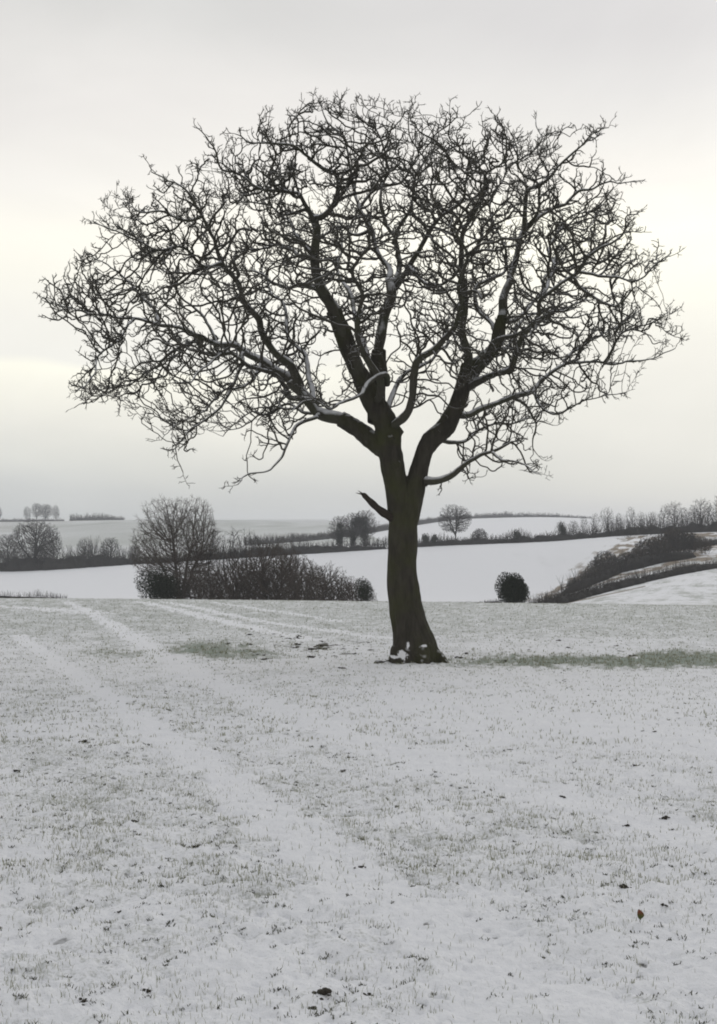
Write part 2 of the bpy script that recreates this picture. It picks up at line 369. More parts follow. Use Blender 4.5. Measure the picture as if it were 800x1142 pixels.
# ------------------------------------------------------------------ branch engine
def colonize(P, par, A, step, infl, kill, iters, wig, rng, trop=0.0, maxch=3, heart=None, outb=0.0, pen=3.0):
    P = [np.array(p, float) for p in P]; par = list(par); nch = [0] * len(P)
    D = [None] * len(P)
    for i, q in enumerate(par):
        if q >= 0: nch[q] += 1; D[i] = P[i] - P[q]
    hr = (lambda Q: np.linalg.norm(Q - heart, axis=1)) if heart is not None else None
    AR = hr(A) if hr else None
    arr = np.array(P); best = np.full(len(A), 1e9); idx = np.zeros(len(A), int)
    def upd(newi, pts):
        nonlocal best, idx
        pr_ = hr(pts) if hr else None
        for s in range(0, len(pts), 400):
            q = pts[s:s + 400]; d = (A**2).sum(1)[:, None] + (q**2).sum(1)[None] - 2 * A @ q.T
            if hr: d = d + pen * np.maximum(0, pr_[s:s + 400][None] - AR[:, None])**2 * (d > kill * kill)
            k = d.argmin(1); dm = d[np.arange(len(A)), k]; u = dm < best
            best[u] = dm[u]; idx[u] = newi[s:s + 400][k[u]]
    upd(np.arange(len(arr)), arr)
    for it in range(iters):
        keep = best > kill**2; A = A[keep]; best = best[keep]; idx = idx[keep]
        if hr: AR = AR[keep]
        if not len(A): break
        act = best < infl**2
        if not act.any(): break
        un, inv = np.unique(idx[act], return_inverse=True); PN = np.array([P[k] for k in un])
        v = A[act] - PN[inv]; v /= np.linalg.norm(v, axis=1)[:, None] + 1e-9
        S = np.zeros((len(un), 3)); np.add.at(S, inv, v)
        newp = []; newi = []
        for j, k in enumerate(un):
            if nch[k] >= maxch: continue
            d = S[j]; L = np.linalg.norm(d)
            if L < 1e-6: d = rng.normal(size=3); L = np.linalg.norm(d)
            d = d / L + rng.normal(size=3) * wig; d[2] += trop
            if hr: o_ = P[k] - heart; d = d + o_ / (np.linalg.norm(o_) + 1e-9) * outb
            if D[k] is not None and nch[k] == 0:
                d = d + D[k] / (np.linalg.norm(D[k]) + 1e-9) * .6
            d /= np.linalg.norm(d); q = P[k] + d * step
            P.append(q); par.append(int(k)); nch.append(0); nch[k] += 1; D.append(d); newp.append(q); newi.append(len(P) - 1)
        if not newp: break
        # points served by a full or stuck node must not stall: nudge their best up so kill can take them
        full = np.array([nch[k] >= maxch for k in range(len(P))]); stuck = full[idx] & act
        upd(np.array(newi), np.array(newp))
        drop = stuck & full[idx]
        if drop.any():
            A = A[~drop]; best = best[~drop]; idx = idx[~drop]
            if hr: AR = AR[~drop]
    return np.array(P), np.array(par)
def spurs(P, par, rng, frac_tip=1.0, frac_side=.35, L=.10, start=0):
    P = list(P); par = list(par); n = len(P); has = np.zeros(n, bool)
    for i in range(n):
        if par[i] >= 0: has[par[i]] = True
    for i in range(start, n):
        if par[i] < 0: continue
        tip = not has[i]; d0 = P[i] - P[par[i]]; d0 = d0 / (np.linalg.norm(d0) + 1e-9)
        k = 0
        if tip and rng.random() < frac_tip: k = int(rng.integers(2, 4))
        elif not tip and rng.random() < frac_side: k = 1
        for _ in range(k):
            d = d0 * .55 + rng.normal(size=3) * .62; d[2] += .22; d /= np.linalg.norm(d); q = i
            for s in range(2):
                P.append(P[q] + d * L * rng.uniform(.6, 1.1)); par.append(q); q = len(P) - 1
                d = d + rng.normal(size=3) * .45; d[2] += .15; d /= np.linalg.norm(d)
    return np.array(P), np.array(par)
def radii(P, par, tip, n=2.4, fixed=None, cap=None):
    acc = np.zeros(len(P)); r = np.zeros(len(P))
    for i in range(len(P) - 1, -1, -1):
        r[i] = max(tip, acc[i]**(1 / n)) if acc[i] > 0 else tip
        if fixed is not None and i < len(fixed): r[i] = fixed[i]
        if par[i] >= 0: acc[par[i]] += r[i]**n
    if cap is None: cap = .85
    for i in range(len(P)):
        if par[i] >= 0 and (fixed is None or i >= len(fixed)): r[i] = max(min(r[i], r[par[i]] * (cap if (fixed is not None and par[i] < len(fixed)) else 1.0)), tip * .8)
    return r
def chains(P, par, r, skip=None):
    ch = [[] for _ in range(len(P))]
    for i, q in enumerate(par):
        if q >= 0: ch[q].append(i)
    res = []; stack = [(i, None) for i in range(len(P)) if par[i] < 0]
    while stack:
        i, fr = stack.pop(); c = [fr] if fr is not None else []
        while True:
            c.append(i); k = ch[i]
            if not k: break
            k = sorted(k, key=lambda q: -r[q])
            for q in k[1:]: stack.append((q, i))
            i = k[0]
        if len(c) > 1 : res.append((c, fr is not None))
    return res
def tubes(plist, rlist, sides, jit=None, rng=None):
    """plist list of (n,3); rlist list of (n,) -> V, faces"""
    n = np.array([len(p) for p in plist]); P = np.concatenate(plist); R = np.concatenate(rlist); st = np.concatenate([[0], np.cumsum(n)[:-1]]); en = st + n - 1
    T = np.zeros_like(P); T[1:-1] = P[2:] - P[:-2]; T[st] = P[st + 1] - P[st]; T[en] = P[en] - P[en - 1]
    T /= np.linalg.norm(T, axis=1)[:, None] + 1e-9
    ref = np.array([.31, .90, .29]); A = np.cross(T, ref); A /= np.linalg.norm(A, axis=1)[:, None] + 1e-9; B = np.cross(T, A)
    a = np.arange(sides) * 2 * math.pi / sides
    RR = R[:, None, None] * np.ones((1, sides, 1))
    V = P[:, None] + RR * (A[:, None] * np.cos(a)[None, :, None] + B[:, None] * np.sin(a)[None, :, None])
    V = V.reshape(-1, 3); mask = np.ones(len(P), bool); mask[en] = False; i = np.nonzero(mask)[0] * sides
    fs = []
    for k in range(sides):
        k2 = (k + 1) % sides; fs.append(np.stack([i + k, i + k2, i + sides + k2, i + sides + k], -1))
    return V, [np.concatenate(fs)] + ([np.stack([en * sides + k for k in range(sides)], -1)] + ([np.stack([st * sides + k for k in range(sides)][::-1], -1)] if sides > 3 else []))
def smooth_line(p, r, sub=2):
    p = np.asarray(p, float); r = np.asarray(r, float)
    if len(p) < 3: return p, r
    Q = np.vstack([2 * p[0] - p[1], p, 2 * p[-1] - p[-2]]); o = []; ro = []
    for i in range(len(p) - 1):
        for s in range(sub):
            t = s / sub; a, b, c, d = Q[i], Q[i + 1], Q[i + 2], Q[i + 3]
            o.append(.5 * ((2 * b) + (-a + c) * t + (2 * a - 5 * b + 4 * c - d) * t**2 + (-a + 3 * b - 3 * c + d) * t**3)); ro.append(r[i] * (1 - t) + r[i + 1] * t)
    o.append(p[-1]); ro.append(r[-1]); return np.array(o), np.array(ro)
def join_mesh(name, parts, smooth=True):
    V = []; F3 = {}; off = 0
    for v, fs in parts:
        V.append(v)
        for f in fs: F3.setdefault(f.shape[1], []).append(f + off)
        off += len(v)
    return mesh_np(name, np.concatenate(V), [np.concatenate(f) for f in F3.values()], smooth)

def twiggy(P, par, rng, fixed, nf, heart):
    """short crooked twigs with side spurs along every grown branch and along the thin ends of the traced limbs"""
    P = list(P); par = list(par); n = len(P); has = np.zeros(n, bool)
    for i in range(n):
        if par[i] >= 0: has[par[i]] = True
    def unit(v): return v / (math.sqrt(v[0]**2 + v[1]**2 + v[2]**2) + 1e-9)
    def grow(i, d, k, L, lvl):
        for s in range(k):
            d = unit(d + rng.normal(size=3) * .30 + np.array([0, 0, .08])); P.append(P[i] + d * L * rng.uniform(.7, 1.3)); par.append(i); i = len(P) - 1
            if lvl < 2 and rng.random() < (.62 if lvl == 0 else .40):
                q = rng.normal(size=3); q = unit(q - d * (q @ d)); grow(i, unit(d * .55 + q * .85), int(rng.integers(1, 4 if lvl == 0 else 3)), L * .85, lvl + 1)
        if lvl < 2:
            for _ in range(2):
                q = rng.normal(size=3); q = unit(q - d * (q @ d)); grow(i, unit(d + q * .6), int(rng.integers(1, 3)), L * .8, 2)
    for i in range(n):
        if par[i] < 0: continue
        if i < nf and fixed[i] > .075: continue
        d = unit(P[i] - P[par[i]]); tip = not has[i]
        pr = (1.0 if tip else .15 + .30 * min(1.0, max(0.0, (np.linalg.norm((P[i] - heart) * np.array([.75, 1, 1])) - 3.2) / 2.0))) if i >= nf else (1.0 if tip else (.55 if fixed[i] < .045 else .16))
        if rng.random() > pr: continue
        outw = unit(P[i] - heart); q = rng.normal(size=3); q = unit(q - d * (q @ d))
        dd = unit(d * .8 + q * .35 + outw * .6) if tip else unit(d * .45 + q * .6 + outw * .75 + np.array([0, 0, .10]))
        grow(i, dd, int(rng.integers(3, 7)) if tip else int(rng.integers(2, 4)), .060, 0)
    return np.array(P), np.array(par)

# ------------------------------------------------------------------ the walnut tree
TY = 27.0; PXM = TY / F
# (dy at start, dy at end, radius px at start, radius px at end, pixel path)
TRUNK = [(462, 742, 31), (462.5, 727, 27), (462.5, 717, 24), (458.5, 700, 20.5), (453.4, 679, 18.7), (449.2, 647, 17.5), (448.4, 615, 16.2), (449, 594, 16.0), (449.5, 580, 15.6), (451, 566, 12), (452, 552, 5)]
STEMS = [[(449, 594, 9), (447, 578, 14.2), (446, 566, 14.5), (442, 543.5, 13), (437, 515, 13.3), (434, 500, 13.5), (434.5, 485, 14.5), (430, 470, 13.5), (421, 455, 13), (412, 440, 12), (403, 420, 11)],
         [(450, 594, 9), (455, 578, 13.4), (458, 566, 13), (463.5, 543.5, 11.5), (470, 515, 10.2), (474, 500, 9.6), (484, 488, 10.2), (498, 476, 10.2), (508, 455, 10), (517, 430, 9.4), (523, 407, 9)]]
LIMBS = [
 (0, .3, 11, 8, [(432, 500), (424, 499), (400, 479), (379, 467), (358, 460), (340.5, 441), (326.5, 424)]),
 (.3, 1.3, 7.5, 3.4, [(326.5, 424), (305.5, 412), (293, 402), (274, 393), (260, 385), (244, 384), (219.5, 373.5), (202, 365), (177.5, 361), (149.5, 356), (111, 352.5), (79.5, 342), (48, 335)]),
 (.3, -1.6, 7, 3, [(335, 432), (325, 408), (305.5, 393), (293, 370), (289, 355), (272, 335), (265, 314), (247.5, 293), (237, 268.5), (226.5, 240.5), (209, 212.5), (188, 200), (170.5, 191.5)]),
 (-1.2, -2.6, 3, 1.4, [(247.5, 293), (226.5, 297), (205.5, 276), (177.5, 279), (153, 265), (125, 253), (104, 247.5)]),
 (-.1, -.8, 11, 5.2, [(406, 424), (397, 410), (386, 381), (372, 345.5), (361.5, 328), (358, 317.5), (351, 286), (353, 258), (349, 244)]),
 (-.8, -2.2, 4.8, 2.0, [(349, 244), (363, 238), (375.5, 219.5), (377, 200), (362, 189), (345, 175), (330, 164), (305.5, 161), (277.5, 156), (260, 149)]),
 (-.9, -2.0, 3.8, 1.8, [(349, 246), (340.5, 230), (333, 218), (312.5, 214), (288, 211), (270.5, 198.5), (250, 190), (237, 163.5), (218, 144)]),
 (-.8, .9, 3.4, 1.6, [(351, 290), (333.5, 286), (316, 273), (295, 279), (270, 281), (247, 275)]),
 (.1, .9, 11.5, 6.0, [(421, 470), (420.5, 450), (421, 422.5), (423, 390), (428, 360), (436, 330), (435.5, 312)]),
 (.9, 2.4, 5.2, 1.8, [(435.5, 312), (435, 300), (421, 279), (414, 254.5), (400, 233.5), (395, 209), (388, 184.5), (381, 153), (365, 132), (354.5, 111)]),
 (.9, 1.6, 4.6, 1.5, [(438, 316), (447, 300), (442, 272), (430, 247.5), (424.5, 212.5), (435, 188), (428, 160), (415, 140), (400, 116)]),
 (.9, -.6, 4.6, 1.6, [(440, 322), (456, 296), (470, 275.5), (484, 247.5), (503, 232), (520, 218), (521, 190), (510, 160), (500, 128)]),
 (1.2, .6, 3.4, 1.4, [(438, 272), (447, 250), (456, 230), (463, 202), (472, 180), (462, 150), (460, 118)]),
 (0, -2.2, 6.6, 3.4, [(436, 476), (447, 470), (456, 458), (460, 440), (463, 419), (469, 401), (491, 384), (508.5, 363), (516, 340)]),
 (-2.2, -3.4, 3.2, 1.5, [(516, 340), (512, 318), (520, 290), (505, 262), (492, 240), (480, 205), (492, 175)]),
 (0, 2.6, 4.6, 1.6, [(430, 458), (439, 437), (451, 419), (469, 407), (484, 398), (497, 384), (500, 360), (520, 330)]),
 (-.4, -3.0, 4.4, 1.6, [(432, 428), (430, 417.5), (412, 426.5), (403, 438.5), (382, 446), (364, 455), (345, 452), (320, 462)]),
 (0, .6, 9, 5.6, [(523, 410), (535, 405), (552.5, 384), (561, 352.5), (562, 331.5), (570, 310.5)]),
 (.6, 1.8, 4.8, 1.8, [(568, 312), (580.5, 272), (587.5, 254.5), (615.5, 233.5), (650.5, 212.5), (680, 207), (710, 200)]),
 (.8, -.4, 3.6, 1.4, [(584, 262), (586, 230), (591, 212.5), (612, 202), (622.5, 188), (643.5, 167), (661, 153), (680, 143)]),
 (0, -1.8, 6.6, 3.0, [(522, 412), (521, 395), (515.5, 370), (519, 335), (514, 300), (516, 265), (528, 240), (535, 219.5), (545.5, 191.5), (563, 174), (556, 142)]),
 (0, 1.6, 6, 3.0, [(508, 462), (520, 462), (542, 454), (570, 442), (594.5, 436.5), (608.5, 422.5), (629.5, 408.5), (654, 404.5), (689, 405), (724, 401.5), (750, 389)]),
 (1.3, .4, 2.6, 1.3, [(675, 404), (684, 388), (692.5, 373.5), (710, 363), (727.5, 356), (750, 350)]),
 (.4, -.9, 2.8, 1.2, [(596, 436), (600, 447), (608.5, 457.5), (622.5, 461), (647, 450.5), (675, 440), (698, 436)]),
 (0, -1.4, 6.5, 2.2, [(472, 538), (484, 536), (502, 531.5), (520, 518), (536, 508), (549, 503), (566, 494), (578, 490)]),
 (-1.2, -2.0, 2.2, 1.1, [(549, 504), (562, 510), (580.5, 513.5), (592, 522), (606, 527)]),
 (0, -2.4, 6, 3.0, [(520, 432), (536, 424), (552.5, 417), (570, 412), (576, 396), (584, 377), (601.5, 352.5), (605, 331.5), (640, 308), (654, 303.5), (685.5, 309), (713.5, 312), (727.5, 300), (747, 289.5)]),
 (-2.0, -3.2, 2.6, 1.3, [(640, 308), (664.5, 282.5), (692.5, 265), (697, 244), (712, 238)]),
 (.3, 2.8, 4.0, 1.6, [(561, 356), (568, 358), (584, 349), (598, 333), (604, 316), (620, 290), (628, 262), (655, 250), (670, 232)]),
 (.2, 2.2, 4.0, 1.8, [(553, 384), (548, 362), (535, 345.5), (531, 322), (549, 310.5), (566, 300), (560, 270), (548, 240), (552, 210), (580, 185), (600, 160), (598, 134)]),
 (.2, -1.4, 3.6, 1.5, [(358, 461), (351, 466), (333.5, 471.5), (323, 489), (311, 510), (295, 524), (274, 531), (263, 540)]),
 (.8, 2.2, 3.2, 1.3, [(230, 378), (216, 382), (188, 394.5), (170, 410), (153, 422.5), (121.5, 440), (82, 457)]),
 (.5, -.6, 3.2, 1.3, [(272, 393), (272, 404), (261.5, 433), (244, 454), (216, 478.5), (195, 502), (205, 526)]),
 (1.0, 2.6, 2.8, 1.3, [(177, 361), (174, 345), (156.5, 328), (135, 310), (115, 296), (98, 287)]),
 (.3, 3.6, 6.2, 1.8, [(421, 430), (410, 395), (398, 362), (392, 330), (378, 300), (385, 262), (372, 235)]),
 (0, -4.0, 6.2, 1.8, [(420, 452), (426, 425), (408, 398), (398, 368), (404, 332), (395, 300), (408, 268), (400, 240)]),
 (.2, 3.8, 4.8, 1.6, [(350, 452), (345, 425), (340, 396), (322, 372), (316, 340), (298, 318), (292, 288), (300, 262)]),
 (.2, -3.6, 4.6, 1.6, [(345, 446), (322, 440), (310, 418), (284, 410), (262, 396), (240, 400), (214, 420), (190, 428)]),
 (0, -3.8, 5.0, 1.6, [(520, 425), (540, 400), (556, 380), (580, 372), (600, 356), (620, 352), (640, 340), (664, 336)]),
 (0, 3.6, 5.0, 1.6, [(515, 440), (530, 420), (545, 395), (566, 385), (580, 362), (610, 345), (640, 350), (680, 345)]),
 (0, 2.4, 3.6, 1.5, [(488, 486), (500, 494), (520, 492), (540, 478), (566, 476), (590, 466), (616, 474)]),
 (None, 1.2, 2.6, 1.3, [(341, 441), (330, 455), (305, 452), (285, 463), (262, 478), (245, 481)]),
 (None, -1.0, 2.4, 1.2, [(149.5, 356), (135, 375), (112, 398), (98, 418), (86, 438)]),
 (None, -.8, 2.8, 1.2, [(587.5, 254.5), (602, 232), (598, 205), (580, 188), (575, 162), (562, 140)]),
 (None, 2.0, 3.0, 1.2, [(400, 233.5), (415, 215), (440, 205), (458, 190), (470, 165), (486, 140)]),
 (None, -2.6, 2.6, 1.2, [(312.5, 214), (300, 195), (305, 170), (296, 148), (300, 128)]),
 (None, 1.8, 2.8, 1.2, [(351, 286), (335, 264), (318, 243), (296, 230), (268, 224), (240, 208)]),
 (None, 1.4, 2.8, 1.2, [(605, 331.5), (616, 302), (612, 275), (632, 246), (668, 228), (690, 222)]),
 (None, 1.8, 2.6, 1.2, [(570, 442), (588, 455), (598, 474), (594, 500), (606, 512)]),
 (None, 2.4, 2.6, 1.2, [(629.5, 408.5), (650, 386), (668, 372), (700, 352), (720, 342)]),
 (None, -2.0, 2.6, 1.2, [(640, 308), (655, 326), (682, 340), (712, 334), (735, 345)]),
 (None, -1.6, 2.8, 1.2, [(293, 402), (280, 425), (250, 440), (222, 462), (196, 470), (180, 492)]),
 (None, 1.9, 2.8, 1.2, [(361.5, 328), (340, 315), (318, 320), (290, 305), (262, 300), (232, 320), (200, 315)]),
 (None, -1.5, 2.8, 1.2, [(226.5, 240.5), (205, 250), (180, 240), (158, 232), (138, 222)]),
 (None, 1.5, 2.6, 1.2, [(244, 384), (225, 355), (205, 335), (190, 305), (160, 290), (140, 268)]),
 (None, -1.5, 3.0, 1.2, [(456, 296), (470, 310), (492, 318), (512, 300), (530, 280), (540, 250), (570, 222), (578, 200)]),
 (None, 1.6, 2.8, 1.2, [(414, 254.5), (396, 262), (378, 250), (362, 262), (340, 250)]),
 (.3, 1.8, 3.0, 1.4, [(360, 460), (340, 462), (318, 450), (300, 462), (280, 458), (262, 474), (250, 486)]),
]
OUTLINE = [(28, 345), (46, 318), (95, 290), (125, 262), (103, 245), (135, 218), (165, 198), (205, 188), (232, 168), (262, 148), (300, 124), (345, 104), (400, 110), (430, 106), (462, 108), (485, 126), (500, 117), (545, 124), (600, 128), (640, 143), (682, 140), (678, 158), (650, 185), (712, 200), (700, 225), (698, 245),
           (722, 268), (750, 290), (735, 310), (692, 322), (700, 338), (750, 345), (768, 380), (752, 398), (700, 415), (690, 436), (652, 455), (640, 470), (588, 478), (585, 495), (612, 520), (590, 532), (530, 545), (485, 545), (480, 520), (520, 490), (500, 482), (470, 488), (455, 470), (430, 440), (400, 452), (385, 468), (345, 480), (322, 505), (285, 536), (262, 541), (262, 522),
           (300, 500), (290, 482), (250, 470), (235, 490), (206, 528), (186, 495), (165, 455), (120, 462), (80, 460), (86, 432), (125, 405), (98, 372), (60, 365), (28, 345)]
CONT = {(326.5, 424), (349, 244), (435.5, 312), (516, 340), (570, 310.5)}      # limbs that go on as another limb; the others run out to a twig
def in_poly(x, y, P):
    c = np.zeros(len(x), bool); j = len(P) - 1
    for i in range(len(P)):
        xi, yi = P[i]; xj, yj = P[j]
        if yi != yj:
            k = ((yi > y) != (yj > y)) & (x < (xj - xi) * (y - yi) / (yj - yi) + xi); c ^= k
        j = i
    return c
def build_walnut():
    rng = np.random.default_rng(7)
    base = np.array([*[(462 - CX) / F * TY], TY, 0]); base[2] = float(gz(base[0], base[1]))
    root = empty("walnut_tree", base, "large bare walnut tree with a wide twisting crown standing alone in the snowy field", "tree")
    Bv = base
    def world(px, py, dy): return at(px, py, TY + dy)
    rp_ = lambda a, dy=0: a / F * (TY + dy)
    # --- trunk: tubes fused by a voxel remesh
    parts = []
    tp = np.array([world(x, y, 0) for x, y, r in TRUNK]); tr = np.array([rp_(r) for _, _, r in TRUNK])
    p, r = smooth_line(tp, tr, 4); parts.append(tubes([p], [r], 20))
    for S in STEMS:
        p, r = smooth_line([world(x, y, 0) for x, y, _ in S], [rp_(q) for *_, q in S], 4); parts.append(tubes([p], [r], 16))
    for dy0, dy1, r0, r1, pts in LIMBS:
        if r0 < 9: continue
        n = len(pts); q = [world(x, y, dy0 + (dy1 - dy0) * i / (n - 1)) for i, (x, y) in enumerate(pts)]; rr = [rp_(r0 + (r1 - r0) * i / (n - 1)) for i in range(n)]
        p, r = smooth_line(q[:4], rr[:4], 4); parts.append(tubes([p], [r], 12))
    gx = lambda px, py, dy: np.array([(px - CX) / F * (TY + dy), TY + dy, 0])
    def root_tube(pts):
        P = []; R = []
        for px, dy, up, r in pts:
            x = (px - CX) / F * (TY + dy); P.append([x, TY + dy, float(gz(x, TY + dy)) + up]); R.append(r)
        p, r = smooth_line(P, R, 4); parts.append(tubes([p], [r], 10))
    root_tube([(462, 0, .95, .20), (470, -.03, .55, .23), (480, -.10, .22, .18), (496, -.2, .0, .09), (505, -.3, -.12, .05)])
    root_tube([(452, 0, .55, .20), (446, -.1, .20, .14), (437, -.2, .05, .07), (428, -.25, .015, .045), (420, -.3, -.05, .03)])
    root_tube([(458, -.1, .6, .22), (456, -.35, .22, .17), (452, -.6, -.02, .09), (448, -.8, -.12, .05)])
    root_tube([(466, -.1, .5, .22), (470, -.38, .18, .18), (474, -.6, -.04, .10), (477, -.8, -.14, .05)])
    root_tube([(455, .2, .5, .2), (450, .5, .1, .12), (446, .8, -.1, .06)]); root_tube([(468, .2, .5, .2), (474, .5, .1, .12), (480, .8, -.1, .06)])
    # knots on the trunk
    for px, py, rr, dy in ((435, 489, 8, -.18), (444, 520, 5, -.2), (467, 575, 3.5, -.1), (443, 482, 9, .05)):
        c = world(px, py, dy); u = rng.normal(size=3); s = rp_(rr); ring = [c + np.array([0, 0, -s]), c, c + np.array([0, 0, s])]
        parts.append(tubes([np.array(ring)], [np.array([s * .4, s, s * .4])], 8))
    me = join_mesh("trunk_raw", parts); tmp = link("trunk_raw", me)
    md = tmp.modifiers.new("r", 'REMESH'); md.mode = 'VOXEL'; md.voxel_size = .022
    ms = tmp.modifiers.new("s", 'SMOOTH'); ms.factor = .6; ms.iterations = 5
    dg = bpy.context.evaluated_depsgraph_get(); ev = tmp.evaluated_get(dg); me2 = bpy.data.meshes.new_from_object(ev)
    bpy.data.objects.remove(tmp, do_unlink=True); bpy.data.meshes.remove(me)
    n = len(me2.vertices); V = np.empty(n * 3, np.float32); me2.vertices.foreach_get('co', V); V = V.reshape(-1, 3)
    Nn = np.empty(n * 3, np.float32); me2.vertices.foreach_get('normal', Nn); Nn = Nn.reshape(-1, 3)
    d = (noise3(V * np.array([10, 10, 1.7]), 3) - .5) * .040 + (noise3(V * np.array([26, 26, 5]), 4) - .5) * .018 + (noise3(V * 2.5, 5) - .5) * .05
    low = np.clip(1 - (V[:, 2] - Bv[2]) / .55, 0, 1); d = d + low * ((noise3(V * np.array([5, 5, 2.5]), 6) - .5) * .16 + (noise3(V * 13, 7) - .5) * .05)
    V = V + Nn * d[:, None]; V -= Bv; me2.vertices.foreach_set('co', V.astype(np.float32).ravel()); me2.polygons.foreach_set('use_smooth', np.ones(len(me2.polygons), bool)); me2.update()
    me2.name = "trunk"; link("trunk", me2, M_TRUNK, root)
    # --- limbs as skeleton
    P = []; par = []; fixed = []; chain_of = []
    STEP = .115
    def add_line(pts, rs, wob=.0):
        # resample
        p, r = smooth_line(pts, rs, 6); s = np.concatenate([[0], np.cumsum(np.linalg.norm(np.diff(p, axis=0), axis=1))]); m = max(3, int(s[-1] / STEP) + 1); q = np.linspace(0, s[-1], m)
        pp = np.stack([np.interp(q, s, p[:, k]) for k in range(3)], -1); rr = np.interp(q, s, r)
        if wob:
            kn = max(3, m // 3); kq = np.linspace(0, m - 1, kn); w = np.stack([np.interp(np.arange(m), kq, rng.normal(size=kn) * wob) for _ in range(3)], -1); w[0] = 0; w[-1] *= .5
            w += rng.normal(size=w.shape) * .006 * (np.arange(m) > 0)[:, None]; pp = pp + w * np.clip(.030 / rr, .35, 1.3)[:, None]
        # attach to nearest existing node
        if P:
            d = np.linalg.norm(np.array(P) - pp[0], axis=1); a = int(d.argmin())
        else: a = -1
        ids = []
        for k in range(len(pp)):
            P.append(pp[k]); fixed.append(rr[k]); par.append(a if k == 0 else len(P) - 2); ids.append(len(P) - 1)
        return ids
    lim = []
    for S in STEMS: add_line([world(x, y, 0) for x, y, _ in S], [rp_(q) for *_, q in S])
    for dy0, dy1, r0, r1, pts in LIMBS:
        if dy0 is None:
            PA = np.array(P); qx_, qy_ = proj(PA[:, 0], PA[:, 1], PA[:, 2]); kk = int(np.hypot(qx_ - pts[0][0], qy_ - pts[0][1]).argmin()); dy0 = PA[kk, 1] - TY
        n = len(pts); q = [world(x, y, dy0 + (dy1 - dy0) * (i / (n - 1))**.8) for i, (x, y) in enumerate(pts)]; r1 = r1 if pts[-1] in CONT else min(r1 * .42, .7); rr = [rp_(r0 + (r1 - r0) * (i / (n - 1))**.8) for i in range(n)]
        ids = add_line(q, rr, .045); lim.append(ids)
    nf = len(P)
    # --- crown volume
    NA = 3900; A = []
    O = np.array(OUTLINE, float)
    while len(A) < NA:
        x = rng.uniform(20, 775, 4000); y = rng.uniform(98, 550, 4000); k = in_poly(x, y, OUTLINE); x = x[k]; y = y[k]
        d = seg_dist(x, y, O)
        half = 4.6 * np.clip(d / 170, 0, 1)**.5; w = rng.uniform(-1, 1, len(x)); w = np.sign(w) * np.abs(w)**.75
        heart = np.hypot((x - 450) / 120, (y - 430) / 90); inner = np.hypot(heart, w * .9)
        keep = rng.random(len(x)) < np.clip(.45 + .55 * sstep(.4, 1.3, inner), 0, 1)
        keep &= rng.random(len(x)) < np.clip(half / 2.2, .42, 1)
        keep &= (d > np.where((x < 130) | ((y > 425) & (x < 340)), 4, 11))
        keep &= (rng.random(len(x)) < np.where((x < 130) | ((y > 425) & (x < 340)), 1.0, .62)) & (noise3(np.stack([x * .022, y * .022, w * half * .8], -1), 77) > .36)
        dyv = w * half
        for a, b, c in zip(x[keep], y[keep], dyv[keep]): A.append(world(a, b, c))
    A = np.array(A[:NA])
    P2, par2 = colonize(P, par, A, .115, 1.5, .27, 140, .36, rng, trop=.0, maxch=3, heart=world(445, 500, 0), outb=.35, pen=4.0)
    P2, par2 = twiggy(P2, par2, rng, np.array(fixed), nf, world(440, 520, 0))
    r2 = radii(P2, par2, .0060, 2.6, np.array(fixed), .6)
    fx = np.array(fixed)
    # limbs: each traced limb a part of its own
    for dat, ids in zip(LIMBS, lim):
        p, r = smooth_line(P2[ids], r2[ids], 2); r = r * (.80 + (noise3(p * 4, 9) - .5) * .3)
        v, fs = tubes([p], [r], 10); link("limb", mesh_np("limb", v - Bv, fs), M_LIMB, root)
    pl = []; rl = []; pl3 = []; rl3 = []
    for c, hasfr in chains(P2, par2, r2):
        # keep only grown pieces
        seg = []
        for k, i in enumerate(c):
            if i >= nf:
                if not seg and k > 0: seg.append(c[k - 1])
                seg.append(i)
        if len(seg) < 2: continue
        rr = r2[seg].copy(); rr[0] = min(rr[0], rr[1] * 1.15); rr[-1] *= .55
        if rr[0] > .016:
            a, b = smooth_line(P2[seg], rr, 2); pl.append(a); rl.append(b)
        else: pl3.append(P2[seg]); rl3.append(rr)
    parts = [tubes(pl, rl, 6), tubes(pl3, rl3, 3)]
    me = join_mesh("twigs", [(v - Bv, f) for v, f in parts]); link("twigs", me, M_TWIG, root)
    # --- broken stub on the left of the trunk
    p, r = smooth_line([world(448, 584, -.02), world(436, 577, -.16), (world(424, 569, -.30)), world(414, 560, -.42), world(407, 553, -.45), world(404.5, 550.5, -.45)], [rp_(7), rp_(5.2), rp_(4.4), rp_(3.6), rp_(2.8), rp_(1.6)], 3)
    r = r * (1 + (noise3(p * 9, 12) - .5) * .5); v, fs = tubes([p], [r], 10); sp = []
    sp.append((v, fs)); tipp = p[-1]
    for k in range(4): 
        q = np.array([p[-2] + rng.normal(size=3) * .01, tipp + np.array([-.05, 0, .03]) + rng.normal(size=3) * .03]); sp.append(tubes([q], [np.array([.018, .004])], 5))
    st = link("broken_branch", join_mesh("broken_branch", [(a - Bv, b) for a, b in sp]), M_DEAD, root)
    st['label'] = "snapped dead branch stub jutting left from the trunk below the fork"
    # --- snow lodged on the root flare
    cs = []
    for px, py, sx, sz in ((449, 730, .10, .09), (455, 719, .03, .06), (473, 720, .06, .03), (440, 733, .10, .035)):
        w = world(px, py, -.4) - Bv; cs.append((tuple(float(q) for q in w), (sx, sz)))
    trunk_snow(M_TRUNK, cs)
    return root
build_walnut()

